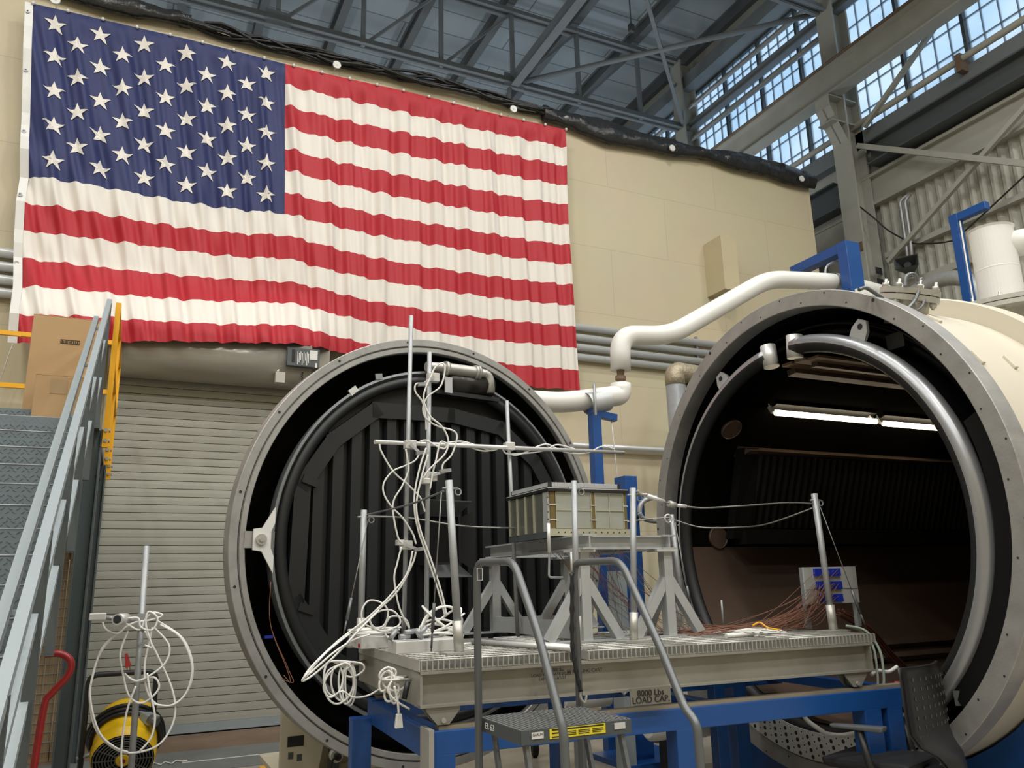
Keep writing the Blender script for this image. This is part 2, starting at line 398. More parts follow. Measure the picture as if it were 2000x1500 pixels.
# rails across the window
for z, r, lb in ((14.06, .08, 'grey pipe across the big window above the crane girder'), (15.1, .07, 'upper grey pipe across the big window near the eaves')):
    tag(MB().tube([(XR-.05, 11.6, z), (XR-.05, 33, z)], r, 10).build('window_rail', galv), lb, 'pipe')
tag(MB().ibeam((XR-.1, 5, 14.42), (XR-.1, 33, 14.42), .22, .2, .03).build('window_girt', steel_rf), 'grey steel girt crossing the window between two pipes', 'beam')
struct(MB().box(XR-.3, XR+.3, -12, 34, 15.6, 16.0).build('trim_8', steel_rf))
struct(MB().box(XR+.25, XR+.5, -12, 34, 15.6, 17.2).build('wall_right_top', steel_wl))
# ---------------------------------------------------------------- columns with corbels, crane girder
def column(y, label):
    t = thing('steel_column', label, 'column', (XR-.15, y, 0), 0, 'window columns')
    m = MB()
    m.ibeam((XR-.2, y, 0), (XR-.2, y, 16.5), .5, .45, .05, up=(1, 0, 0)); m.build('shaft', steel_wl, t)
    x0 = XR-.45
    c = MB(); c.add([(x0, y-.2, 10.9), (x0-.42, y-.2, 11.65), (x0-.42, y-.2, 11.93), (x0, y-.2, 11.93), (x0, y+.2, 10.9), (x0-.42, y+.2, 11.65), (x0-.42, y+.2, 11.93), (x0, y+.2, 11.93)], [(0, 1, 5, 4), (3, 7, 6, 2), (1, 2, 6, 5)])
    c.add([(x0, y-.02, 10.9), (x0-.42, y-.02, 11.65), (x0-.42, y-.02, 11.93), (x0, y-.02, 11.93), (x0, y+.02, 10.9), (x0-.42, y+.02, 11.65), (x0-.42, y+.02, 11.93), (x0, y+.02, 11.93)], [(0, 1, 2, 3), (7, 6, 5, 4), (0, 4, 5, 1)])
    for z in (11.3, 11.9): c.box(x0-.4, x0+.42, y-.2, y+.2, z, z+.03)
    c.build('corbel', steel_wl, t)
    return t
c1 = column(11.2, 'pale steel column with corbel carrying the crane girder, right of the partition wall')
MB().box(XR-.47, XR-.44, 11.0, 11.4, 8.3, 8.5).build('bracket_stub', rust_m, c1)
for z in (7.95, 8.2): MB().box(XR-.2, XR-.02, 10.965, 10.975, z-.4, z-.25).build('plate_hole', dark_m, c1)
dup(c1, (XR-.15, 16.6, 0), label='pale steel column farther back at the end of the far roof truss')
m = MB(); m.ibeam((13.33, -10, 12.29), (13.33, 33, 12.29), .68, .34, .04)
g = tag(m.build('crane_girder', steel_wl), 'long pale crane runway girder crossing in front of the windows', 'girder')
MB().box(13.25, 13.41, -10, 33, 12.63, 12.72).build('crane_rail', rust_m, g)
MB().tube([(13.13, -10, 12.64), (13.13, 33, 12.64)], .03, 8).build('power_rail', rust_m, g)
# braces on the right wall
def br(u0, v0, u1, v1, X, wd, label):
    return strut('wall_brace', [atx(u0, v0, X), atx(u1, v1, X)], wd, label, steel_wl, 'brace')
br(1676, 285, 2030, 323, 13.75, .11, 'pale brace running from the column base of the corbel to the right')
br(2020, 190, 1735, 512, 13.85, .09, 'long pale brace slanting down across the corrugated sheet')
br(1832, 44, 1688, 248, 13.8, .09, 'thin pale brace slanting across the big window')
tag(MB().tube(spline([atx(1672, 398, 13.7), atx(1706, 425, 13.8), atx(1735, 450, 13.9), atx(1776, 472, 13.9), atx(1800, 476, 13.9), atx(1850, 472, 13.9), atx(1880, 455, 13.9), atx(2010, 335, 13.9)]), .016, 8).build('loose_cable', black_pl), 'black cable drooping along the corrugated wall from the column', 'cable')
t = thing('conduit_riser', 'thin twin conduit risers with bent tops on the corrugated wall', 'conduit', atx(1770, 520, 13.85))
for dx in (0, 10):
    MB().tube(fillet([atx(1778+dx*.6, 540, 13.9), atx(1768+dx, 465, 13.9), atx(1757+dx, 392, 13.9), atx(1775+dx*.3, 380, 14.0)], .2), .035, 8).build('conduit_pipe', galv, t)
p = atx(1770, 512, 13.6)
t = thing('horn_speaker', 'dark rectangular horn loudspeaker on the corrugated wall', 'speaker', p)
q = [V((-.02, -.22, -.13)), V((-.02, .22, -.13)), V((-.02, .22, .13)), V((-.02, -.22, .13))]; q2 = [V((.36, -.07, -.05)), V((.36, .07, -.05)), V((.36, .07, .05)), V((.36, -.07, .05))]
R = Matrix.Rotation(.5, 4, 'Z') @ Matrix.Rotation(.25, 4, 'Y')
vs = [p+R @ x for x in q+q2]+[p+R @ (x*.9+V((.02, 0, 0))) for x in q]
MB().add(vs, [(0, 1, 5, 4), (1, 2, 6, 5), (2, 3, 7, 6), (3, 0, 4, 7), (4, 5, 6, 7), (8, 9, 1, 0), (9, 10, 2, 1), (10, 11, 3, 2), (11, 8, 0, 3)]).build('horn', grey_dk, t)
MB().cyl(p+R @ V((.1, 0, 0)), p+R @ V((.45, 0, 0)), .07, 14).build('driver', black_pl, t)
# fat grey duct low on the right wall
tag(MB().tube(fillet([atx(1700, 620, 12.5), atx(1790, 568, 12.5), atx(1850, 540, 12.5), atx(1905, 548, 12.5), V((12.6, atx(1920, 600, 12.5).y-.2, 0))], .5), .13, 18).build('duct_pipe', galv), 'fat dull grey duct bending behind the chamber top', 'pipe')
# ---------------------------------------------------------------- things on the back wall
for k, (z, u) in enumerate(((5.78, 0), (5.60, 0), (5.43, 0), (5.26, 0))):
    c = tag(MB().tube([(-8, WY-.075, z), (12.2, WY-.075, z)], .062, 14).build('wall_conduit', conduit_m), ('topmost', 'second', 'third', 'lowest')[k]+' of the four silver conduits behind the flag on the beige wall', 'conduit', 'stacked silver conduits')
for i in range(6):
    x = -2.6+2.9*i
    m = MB(); m.box(x-.02, x+.02, WY-.06, WY-.001, 5.14, 5.9)
    tag(m.build('conduit_strut', galv), 'strut rail fixing the four conduits to the wall', 'strut', 'conduit struts')
p = aty(1250, 883, WY)
tag(MB().tube([(5.2, WY-.09, 3.78), (12.2, WY-.09, 3.78)], .045, 12).build('low_conduit', conduit_m), 'single thin grey conduit low on the beige wall between door and chamber', 'conduit')
a = aty(1377, 480, WY); b = aty(1414, 586, WY)
tag(MB().box(a.x-.05, a.x+.3, WY-.5, WY-.002, b.z, a.z).build('wall_box', beige), 'beige painted boxed-in bump on the wall above the white pipe', 'box')
# black film along the wall top
def film_strip(x0, x1, z, h, label, seed):
    rnd = random.Random(seed); nx = max(8, int((x1-x0)/.05)); ny = 8; vs = []; fs = []
    ph = [rnd.uniform(0, 6.28) for _ in range(8)]
    for i in range(nx+1):
        x = x0+(x1-x0)*i/nx; e = 1.0
        hh = h*(.85+.2*math.sin(x*1.7+ph[0])+.12*math.sin(x*4.1+ph[1])); zz = z+.05*math.sin(x*1.1+ph[2])
        for j in range(ny):
            a = math.pi*2*j/ny
            r = 1+.25*math.sin(x*9+j*1.3+ph[3])+.18*math.sin(x*21+j*2.4+ph[4])+.1*rnd.uniform(-1, 1)
            vs.append((x, WY-.02-max(0, .09+.09*math.cos(a)*r), zz+hh*.5*math.sin(a)*(.9+.1*r)))
    for i in range(nx):
        for j in range(ny): fs.append((i*ny+j, i*ny+(j+1) % ny, (i+1)*ny+(j+1) % ny, (i+1)*ny+j))
    m = MB(); m.add(vs, fs, 0, True); m.add([vs[k] for k in range(ny)], [tuple(range(ny))]); m.add([vs[nx*ny+k] for k in range(ny)], [tuple(range(ny))])
    return tag(m.build('plastic_film', film), label, 'plastic sheet')
film_strip(6.0, 12.35, 9.62, .42, 'crinkled black plastic sheet gathered along the wall top right of the flag', 3)
film_strip(-3.5, .25, 9.72, .34, 'crinkled black plastic sheet on the wall top above the blue star field', 5)
t = thing('cable_bundle', 'bundle of thin black cables along the wall top above the stripes', 'cables', (3, WY-.12, 9.62))
rnd = random.Random(2)
for k in range(12):
    pts = [(x, WY-.05-.15*rnd.random(), 9.66+.085*rnd.uniform(-1, 1)-.03*math.sin(x)) for x in [.1+.55*i for i in range(12)]]
    MB().tube(spline(pts, 3), .022, 6).build('black_cable', black_pl, t)
for k, (u, v, lb) in enumerate(((658, 127, 'above the first red stripe'), (1003, 213, 'above the flag right half'), (1313, 289, 'midway along the black plastic right of flag'), (1566, 349, 'at the right end of wall top'), (108, 0, 'above the blue star field'))):
    p = aty(u, v, WY-.24)
    w_ = tag(MB().lathe([(.001, -.012), (.062, -.012), (.062, .012), (.012, .012), (.012, .02), (.001, .02)], p, (0, -1, 0), 20).cyl(p, (p.x, WY+.05, p.z), .004, 6).build('washer_plate', white_paint), 'round white washer plate on the wall top '+lb, 'washer')
# ---------------------------------------------------------------- flag
FC = {   # picture columns of stripe boundaries, rows 0..13, unprojected on the wall plane
 0: [(65, 7), None, None, None, None, None, None, (55, 344), (49, 396), (46, 450), (44, 504), (42, 558), (38, 614), (33, 669)],
 1: [(150, 25), None, None, None, None, None, None, (148, 357), (147, 410), (146, 462), (145, 516), (144, 565), (143, 616), (142, 668)],
 2: [(300, 61), None, None, None, None, None, None, (300, 384), (300, 436), (300, 482), (300, 534), (300, 582), (300, 627), (300, 667)],
 3: [(450, 98), None, None, None, None, None, None, (451, 407), (452, 454), (453, 500), (454, 545), (455, 589), (456, 634), (457, 669)],
 4: [(557, 124), (557, 164.5), (557, 206), (557, 249), (557, 290), (557, 332), (556, 376), (556, 418), (560, 461), (564, 506), (567, 551), (570, 592), (572, 635), (575, 671)],
 5: [(618, 138), (618, 179), (618, 222), (618, 264), (618, 307), (618, 349), (619, 392), (620, 433.5), (622, 477), (624, 523), (626, 564), (628, 607), (630, 650), (632, 680)],
 6: [(710, 160), (710, 200.5), (710, 242), (710, 284), (710, 326), (710, 369), (710, 413), (711, 455), (713, 500), (715, 543), (717, 587), (719, 628), (721, 672), (723, 702)],
 7: [(860, 195.5), (860, 238-1), (860, 275), (860, 316), (860, 357), (860, 399), (861, 440), (862, 480), (864, 525), (866, 567), (868, 611), (870, 652), (872, 694), (874, 735)],
 8: [(1010, 231.5), (1010, 267), (1010, 305), (1010, 345), (1010, 385), (1011, 426), (1012, 466), (1014, 506), (1016, 547), (1018, 588), (1020, 629), (1022, 670), (1024, 714), (1026, 754)],
 9: [(1104, 254), (1105, 288), (1105.5, 324), (1106.5, 362), (1108, 399), (1109.5, 439), (1112, 478), (1115, 517), (1117.5, 556), (1121, 597), (1124, 638), (1127, 680), (1130, 723), (1133, 763)]}
FY = WY-.24
fx = {}
for c, rows in FC.items():
    P = [aty(u, v, FY) if True else None for (u, v) in [r if r else (0, 0) for r in rows]]
    for i, r in enumerate(rows):
        if r is None: P[i] = P[0].lerp(P[7], i/7.0) if P[7] else None
    if rows[1] is None:
        for i in range(1, 7): P[i] = P[0].lerp(P[7], i/7.0)
    fx[c] = P
us = [0]
for c in range(1, 10): us.append(us[-1]+(fx[c][4]-fx[c-1][4]).length)
us = [x/us[-1] for x in us]
def herm(vals, t):
    i = 0
    while i < len(us)-2 and t > us[i+1]: i += 1
    h = us[i+1]-us[i]; s_ = (t-us[i])/h
    def sl(k):
        if k == 0: return (vals[1]-vals[0])/(us[1]-us[0])
        if k == len(us)-1: return (vals[-1]-vals[-2])/(us[-1]-us[-2])
        return (vals[k+1]-vals[k-1])/(us[k+1]-us[k-1])
    h00 = 2*s_**3-3*s_**2+1; h10 = s_**3-2*s_**2+s_; h01 = -2*s_**3+3*s_**2; h11 = s_**3-s_**2
    return vals[i]*h00+sl(i)*(h*h10)+vals[i+1]*h01+sl(i+1)*(h*h11)
UC = us[4]
def flag_pt(u, v, off=0.0):    # u 0..1 along, v 0..13 in stripes
    i = min(int(v), 12); f = v-i
    r0 = herm([fx[c][i] for c in range(10)], u); r1 = herm([fx[c][i+1] for c in range(10)], u)
    p = r0.lerp(r1, f)
    x = p.x; z = p.z; a = min(1.0, v/1.2)
    drop = 9.6-z
    sl = -.42*max(0, 1-u*1.6)*drop*.6
    y = .030*a*math.sin((x+sl)*13.0+1.3*math.sin(z*1.3+x*.7))+.022*a*math.sin((x+sl*1.1)*23.0+2.0*math.sin(x*1.9+z*.5))+.012*a*math.sin((x+sl)*41+z*1.2+1.6*math.sin(x*5))
    y += .02*max(0, 1-u*1.9)*min(1, max(0, (8.2-z)/1.5))*math.sin((x*1.05+z*.5)*19+math.sin(x*3))
    pn = abs(((u*19) % 1)-.5)*2         # gathers at the pins
    y += .05*(1-pn)*math.exp(-v*.9)*math.sin(v*4)
    y += .015*math.sin(x*2.1+z*1.4)
    def sst(a_, b_, t_):
        t_ = max(0, min(1, (t_-a_)/(b_-a_))); return t_*t_*(3-2*t_)
    B = .56*sst(5.75, 4.95, z)*sst(2.75, 1.75, x)      # pushed out by the roller drum below
    q = V((x, FY, z)); q = EYE+(q-EYE)*((FY-B-EYE.y)/(FY-EYE.y))
    return V((q.x, q.y-y-off, q.z))
NU, SUB = 420, 6
fm = MB(); idx = {}
uu = sorted(set([i/NU for i in range(NU+1)]+[UC]))
NV = 13*SUB
vs = [flag_pt(u, j/SUB) for u in uu for j in range(NV+1)]
fs = []; mi = []
for i in range(len(uu)-1):
    um = (uu[i]+uu[i+1])/2
    for j in range(NV):
        r = j//SUB
        fs.append((i*(NV+1)+j, i*(NV+1)+j+1, (i+1)*(NV+1)+j+1, (i+1)*(NV+1)+j))
        mi.append(2 if (um < UC and r < 7) else (0 if r % 2 == 0 else 1))
fm.add(vs, fs, 0, True); fm.mi = mi
# stars, sewn on
us_star = []
SN = 0
for j in range(1, 10):
    for i in range(1, 12):
        if (i+j) % 2: continue
        u0 = UC*i/12.0; v0 = 7*j/10.0; c = flag_pt(u0, v0)
        du = (flag_pt(u0+.002, v0)-flag_pt(u0-.002, v0)).x/.004; dv = (flag_pt(u0, v0+.02)-flag_pt(u0, v0-.02)).z/.04
        pts = []
        for k in range(10):
            r = .135 if k % 2 == 0 else .135*.385
            a = math.pi/2+k*math.pi/5
            pts.append((r*math.cos(a), r*math.sin(a)))
        fine = []
        for k in range(10):
            a, b = pts[k], pts[(k+1) % 10]
            for q in range(4): fine.append((a[0]+(b[0]-a[0])*q/4, a[1]+(b[1]-a[1])*q/4))
        vs = [flag_pt(u0, v0, .012)]
        for s_ in (.5, 1.0):
            for (x, z) in fine: vs.append(flag_pt(u0+x*s_/du, v0+z*s_/dv, .012))
        n = len(fine)
        fs = [(0, 1+(k+1) % n, 1+k) for k in range(n)]+[(1+k, 1+(k+1) % n, 1+n+(k+1) % n, 1+n+k) for k in range(n)]
        fm.add(vs, fs, 1, True)
flag = fm.build('flag', [flag_r, flag_w, flag_b], loc=V((2.5, FY, 4.7)))
tag(flag, 'huge American flag with wavy red and white stripes hung on the beige wall', 'flag')
hm = MB(); hv = [flag_pt(0, j/2.0, .004) for j in range(27)]
hm.add([p+V((-.095, 0, .0)) for p in hv]+[p+V((.0, -.004, 0)) for p in hv], [(j, j+1, 28+j, 27+j) for j in range(26)]); hm.build('header_band', white_paint, flag)
for j in range(6):
    gmm = MB(); p = flag_pt(0, .4+j*2.45); gmm.lathe([(.012, 0), (.026, 0), (.026, .012), (.012, .012)], p+V((-.06, -.006, 0)), (0, -1, 0), 12)
    gmm.build('grommet', galv, flag)
for k in range(20): p = flag_pt(min(1, k/19.0), 0); MB().sphere(p+V((0, -.02, -.005)), .026, 8).build('pin', white_paint, flag)
p = aty(25, 672, FY); tag(MB().tube([p, p+V((-.02, 0, -.1)), p+V((-.12, 0, -.7))], .006, 6).build('cord_tail', cable_w), 'thin white cord hanging from the lower left flag corner', 'cord')
# ---------------------------------------------------------------- roller door
DX0, DX1 = -.30, 2.55
m = MB(); pr = []
z = .12
while z < 4.75:
    pr += [(-.004, z), (-.0285, z+.003), (-.030, z+.05), (-.0285, z+.094), (-.004, z+.097)]; z += .1
vs = []
for d, z in pr: vs += [(DX0, WY-.06+d, z), (DX1, WY-.06+d, z)]
m.add(vs, [(2*i, 2*i+1, 2*i+3, 2*i+2) for i in range(len(pr)-1)])
dr = struct(m.build('door_1', slat_m))
dr['label'] = 'grey slatted roller door in the beige wall'
for x in (DX0, DX1): MB().box(x-.07, x+.02 if x == DX0 else x+.07, WY-.14, WY-.001, 0, 4.7).build('door_guide', slat_m, dr)
MB().box(DX0, DX1, WY-.11, WY-.03, .02, .12).build('bottom_bar', grey_st, dr)
yc, zc, rr = WY-.36, 4.60, .34
m = MB(); m.lathe([(.001, 0), (rr, 0), (rr, 2.42), (.001, 2.42)], (DX0-.06, yc, zc), (1, 0, 0), 40, smooth=False)
for f in range(len(m.sm)): m.sm[f] = True
m.box(DX0-.06, 2.36, yc, WY-.002, zc-.12, zc+rr)
MB.build(m, 'door_drum', drum_m, dr)
a = aty(562, 674, WY-.75); b = aty(624, 712, WY-.75)
t = thing('door_opener', 'dark grey opener box with printed lines beside the roller drum', 'opener', (a.x, a.y, b.z))
MB().box(a.x, b.x, a.y, a.y+.4, b.z-.05, a.z-.02).build('case', grey_dk, t, bevel=.008)
y = a.y-.004
zz = (a.z+b.z)/2-.03
def plq(x0, x1, z0, z1, m_, nm): MB().box(x0, x1, y-.002, y+.003, z0, z1).build(nm, m_, t)
plq(b.x-.13, b.x-.03, zz-.03, zz+.1, white_paint, 'rating_label'); plq(b.x-.06, b.x-.03, zz-.13, zz-.07, white_paint, 'small_label')
plq(a.x+.06, a.x+.1, zz-.08, zz+.09, black_ink, 'symbol_plate')
for k in range(8):
    x = a.x+.13+k*.02; plq(x, x+.008, zz-.11+.03*(k % 3), zz+.07-.02*(k % 2), white_ink, 'printed_line')
tag(MB().tube(spline([(a.x-.02, a.y+.1, a.z-.05), (a.x-.07, a.y+.1, a.z-.2), (a.x-.03, a.y+.1, b.z), (a.x-.1, a.y+.1, b.z-.12)]), .014, 8).build('opener_cord', cable_w), 'white cord looping from the opener box', 'cord')
m = MB(); q = aty(549, 738, WY-.7); m.box(q.x-.07, q.x+.05, q.y, q.y+.1, q.z-.06, q.z+.08)
tag(m.build('outlet_bag', mat('clear_bag', (182, 178, 170), .3)), 'pale plug box in a clear bag hanging under the opener', 'box')
tag(MB().tube([(b.x-.2+.012*math.cos(k*1.2), a.y+.1+.012*math.sin(k*1.2), b.z-.05-.006*k) for k in range(50)], .005, 5).build('coil_cord', black_pl), 'black coiled cord dangling below the opener', 'cord')
# floor strips by the roller door
struct(MB().box(-1.5, 6, 9.9, 10.95, 0, .004).build('trim_9', rust_m)); struct(MB().box(-1.5, 6, 8.75, 9.9, 0, .004).build('trim_10', mat('worn_grey_floor', (112, 116, 116), .5, var=.3, scale=2)))
tag(MB().box(.7, 6, 9.25, 9.28, .004, .007).build('floor_line', white_paint), 'thin white line on the grey floor strip by the roller door', 'floor line')
tag(MB().tube([(.35+.05*k, 9.3+.07*(-1)**k*(1 if k < 7 else 0), .012) for k in range(9)], .008, 6).build('zigzag_cord', cable_w), 'white zigzag cord on the floor beside the heater', 'cord')
tag(MB().box(1.35, 1.6, 8.55, 8.67, 0.0, .006).build('floor_tape', yellow), 'yellow tape patch on the floor left of the cream door stand', 'floor tape')
# ================================================================ VACUUM CHAMBER (axis along +X)
CX, CYc, CZc = 4.49, 4.56, 2.03
ax = (1, 0, 0); cc = V((CX, CYc, CZc)); ci = V((CX, 4.555, 1.98)); UZ_ = V((0, 0, 1))
def cang(deg, r, x, c=None):
    c = c or cc; a = math.radians(deg); return V((x, c.y+r*math.cos(a), c.z+r*math.sin(a)))
ch = thing('vacuum_chamber', 'huge cream vacuum chamber lying open with a round grey steel mouth', 'vacuum chamber', (7.0, CYc, 0))
m = MB(); m.lathe([(1.63, .14), (1.63, .0), (1.635, -.004), (1.745, -.004), (1.75, 0), (1.75, .14), (1.685, .14)], cc, ax, 128)
for k in range(48):
    r = 1.665 if k % 2 else 1.725
    m.lathe([(.0005, -.0055), (.007 if k % 8 else .014, -.0055)], cang(3+k*7.5, r, CX), ax, 8, 1, flip=True)
m.build('front_flange', [steel_gr, dark_m], ch)
MB().lathe([(1.685, .14), (1.685, 5.0)], cc, ax, 128, smooth=True, flip=True).build('shell', cream, ch)
MB().lathe([(1.629, .139), (1.629, 5.0)], cc, ax, 96, smooth=True).build('inner_wall', black_in, ch)
MB().lathe([(1.68, 1.11), (1.815, 1.11), (1.826, 1.12), (1.826, 1.30), (1.815, 1.31), (1.68, 1.31)], cc, ax, 128, flip=True).build('stiffener_ring', cream, ch)
for xx in (3.6,): MB().lathe([(1.68, xx), (1.82, xx+.02), (1.82, xx+.1), (1.68, xx+.12)], cc, ax, 96, flip=True).build('stiffener_ring', cream, ch)
MB().lathe([(1.685, 5.0), (1.6, 5.3), (1.3, 5.6), (.8, 5.8), (.001, 5.9)], cc, ax, 64, smooth=True, flip=True).build('rear_dome', cream, ch)
for deg, xx in ((128, .45), (146, .62), (146, .3), (160, .5), (172, .35)):   # weld pads on the shell
    p = cang(deg, 1.685, CX+xx); e = V((0, p.y-CYc, p.z-CZc)).normalized()
    MB().bar(p-V((.0, 0, 0))+e*.004+e.cross(V((1, 0, 0)))*.06, p+e*.004-e.cross(V((1, 0, 0)))*.06, .03, .03, up=e).build('weld_pad', cream, ch, bevel=.006)
for xx in (.55, 3.4):       # blue saddles
    sd = MB(); pts = []
    n = 20
    for k in range(n+1):
        a = math.radians(-155+130*k/n); pts.append((CYc+1.705*math.cos(a), CZc+1.705*math.sin(a)))
    pts = [(CYc-1.6, .01)]+[pts[0]]+pts[1:-1]+[pts[-1]]+[(CYc+1.6, .01)]
    N = len(pts); vs = [(CX+xx, y, z) for y, z in pts]+[(CX+xx+.5, y, z) for y, z in pts]
    fs = [(i, N+i, N+(i+1) % N, (i+1) % N) for i in range(N)]
    for i in range(1, N-2): fs += []
    # faces split into quads down to the base line
    for i in range(1, N-2):
        y0, z0 = pts[i]; y1, z1 = pts[i+1]
        b = len(vs); vs += [(CX+xx, y0, .01), (CX+xx, y1, .01), (CX+xx+.5, y0, .01), (CX+xx+.5, y1, .01)]
        fs += [(i, i+1, b+1, b), (N+i+1, N+i, b+2, b+3)]
    sd.add(vs, fs); sd.build('saddle', blue, ch)
# top blind flange with bolts
def bolted(c, r, n, parent, nm, neck, tilt=V((0, 0, 1))):
    tilt = tilt.normalized(); e1 = tilt.cross(V((0, 1, 0))).normalized(); e2 = tilt.cross(e1); h_ = .045
    m = MB(); m.lathe([(.001, h_), (r, h_), (r, .004), (r*.6, .004), (r*.6, -.004), (r, -.004), (r, -h_), (r*.7, -h_), (r*.7, -neck)], c, tilt, 40, flip=True)
    f = m.build(nm, stain, parent)
    for k in range(n):
        a = 2*math.pi*(k+.3)/n; q = V(c)+(e1*math.cos(a)+e2*math.sin(a))*(r*.87)
        b = MB(); b.cyl(q-tilt*(h_+.04), q+tilt*(h_+.06), .011, 8); b.cyl(q+tilt*h_, q+tilt*(h_+.03), .024, 6); b.cyl(q-tilt*(h_+.025), q-tilt*h_, .024, 6)
        b.build('bolt', stain, f)
    return f
f1 = aty(1776, 578, 3.78)
bolted(f1, .205, 8, ch, 'blind_flange', .22, V((0, -.34, .94)))
f2 = V((7.43, 4.5, 3.97)); bolted(f2, .74, 18, ch, 'large_flange', .5)
q = aty(1690, 572, 4.2)
pl = MB().box(q.x-.1, q.x+.25, q.y-.01, q.y+.01, q.z-.09, q.z+.02).build('name_plate', white_paint, ch)
# ---- shroud inside
sh_m = mat('shroud_tube_grey', (160, 162, 165), .32, .6)
def adeg(u, v, X=4.56): p = atx(u, v, X)-V((X, ci.y, ci.z)); return math.degrees(math.atan2(p.z, p.y))
aL = adeg(1502, 690); aR = adeg(1552, 675)
arc = lambda a0, a1, r, x, n: [cang(a0+(a1-a0)*k/n, r, x, ci) for k in range(n+1)]
pts = arc(aR, aL+360, 1.407, 4.56, 96) if aR > aL else arc(aL, aR-360, 1.407, 4.56, 96)
m = MB().tube(pts, .07, 24)      # hall light put into the colour: outer half silver, inner half black
for q, f in enumerate(m.f):
    g = sum((m.v[i] for i in f), V())/len(f); rr0 = math.hypot(g.y-ci.y, g.z-ci.z)
    m.mi[q] = 0 if rr0 > 1.407-.002 else 1
rt = m.build('shroud_ring_pipe', [sh_m, black_paint], ch)
for a in (aL, aR):
    p = cang(a, 1.40, 4.56, ci); e = (p-V((4.56, ci.y, ci.z))).normalized()
    MB().cyl(p-e*.085, p+e*.095, .062, 20).build('end_cap', alum_l, rt)
for u, v in ((1675, 655), (1412, 748)):
    a = adeg(u, v); p = cang(a, 1.47, 4.56, ci); e = (p-V((4.56, ci.y, ci.z))).normalized(); t_ = e.cross(V((1, 0, 0)))
    lg = MB(); hp = [(-.07, -.02), (.07, -.02), (.07, .07), (.035, .14), (-.035, .14), (-.07, .07)]
    lg.add([p+t_*x+e*y for x, y in hp]+[p+t_*x+e*y+V((.025, 0, 0)) for x, y in hp], [(5, 4, 3, 2, 1, 0), (6, 7, 8, 9, 10, 11)]+[(i, (i+1) % 6, 6+(i+1) % 6, 6+i) for i in range(6)])
    lo = lg.build('lifting_lug', alum, rt)
    MB().lathe([(.001, -.003), (.022, -.003)], p+e*.09, ax, 14, flip=True).build('lug_hole', dark_m, lo)
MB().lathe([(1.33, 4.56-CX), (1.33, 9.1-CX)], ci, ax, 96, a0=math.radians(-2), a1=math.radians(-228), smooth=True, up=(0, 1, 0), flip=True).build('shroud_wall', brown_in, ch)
MB().lathe([(1.33, 4.56-CX), (1.33, 9.1-CX)], ci, ax, 96, a0=math.radians(-2), a1=math.radians(132), smooth=True, up=(0, 1, 0)).build('shroud_ceiling', mat('shroud_shade_black', (14, 13, 12), .9, var=.2, scale=2, spec=0.0), ch)  # black upper and brown lower wall paint the shade and light of the tubes
for k in range(3): MB().bar(cang(88+6*k, 1.31, 4.62, ci), cang(88+6*k, 1.31, 6.4, ci), .11, .02, up=(0, 0, 1)).build('ceiling_plank', mat('tan_plank', (120, 96, 72), .6, var=.2), ch)
MB().lathe([(1.40, 4.57-CX), (1.44, 4.70-CX), (1.44, 9.1-CX)], ci, ax, 96, smooth=True, flip=True).build('shroud_skin', black_in, ch)
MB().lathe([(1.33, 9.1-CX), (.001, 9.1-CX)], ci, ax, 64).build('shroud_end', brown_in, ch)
# corrugated black panel on the far inner wall
pm = MB(); n = 150; X0, X1 = 5.05, 8.1; vs = []
for i in range(n+1):
    x = X0+(X1-X0)*i/n; d = .0 if (i//1) % 4 < 2 else .028
    vs += [(x, 5.50-d, 2.72), (x, 5.72-d, 2.09)]
pm.add(vs, [(2*i, 2*i+1, 2*i+3, 2*i+2) for i in range(n)]); pm.build('corrugated_panel', black_in, ch)
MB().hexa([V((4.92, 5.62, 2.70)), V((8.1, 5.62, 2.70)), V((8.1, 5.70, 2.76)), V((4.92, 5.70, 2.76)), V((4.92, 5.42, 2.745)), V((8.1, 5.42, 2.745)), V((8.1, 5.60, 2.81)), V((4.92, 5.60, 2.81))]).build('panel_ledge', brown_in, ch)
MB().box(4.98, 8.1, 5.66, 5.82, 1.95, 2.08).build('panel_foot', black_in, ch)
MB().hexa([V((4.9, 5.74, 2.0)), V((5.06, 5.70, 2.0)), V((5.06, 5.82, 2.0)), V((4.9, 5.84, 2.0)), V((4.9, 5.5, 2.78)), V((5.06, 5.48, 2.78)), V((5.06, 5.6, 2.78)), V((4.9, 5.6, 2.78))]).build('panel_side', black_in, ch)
for dg, w_ in ((84, .09), (95, .06), (-46, .07), (-53, .06), (-120, .07)):
    p0 = cang(dg, 1.29, 4.75, ci); p1 = cang(dg, 1.29, 9.0, ci); e = V((0, p0.y-ci.y, p0.z-ci.z)).normalized()
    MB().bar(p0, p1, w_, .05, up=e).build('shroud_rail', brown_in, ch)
for k, (u, v) in enumerate(((1428, 838), (1402, 1050))):   # round port covers
    d = ray(u, v); a_ = d.y**2+d.z**2; b_ = 2*(d.y*(0-ci.y)+d.z*(1.65-ci.z)); c_ = ci.y**2+(1.65-ci.z)**2-1.325**2
    t0 = (-b_+math.sqrt(b_*b_-4*a_*c_))/(2*a_); p = EYE+d*t0; e = V((0, ci.y-p.y, ci.z-p.z)).normalized()
    MB().lathe([(.001, .012), (.09, .012), (.095, .02), (.10, .012), (.10, -.01)], p, e, 28).build('port_cover', brown_in, ch)
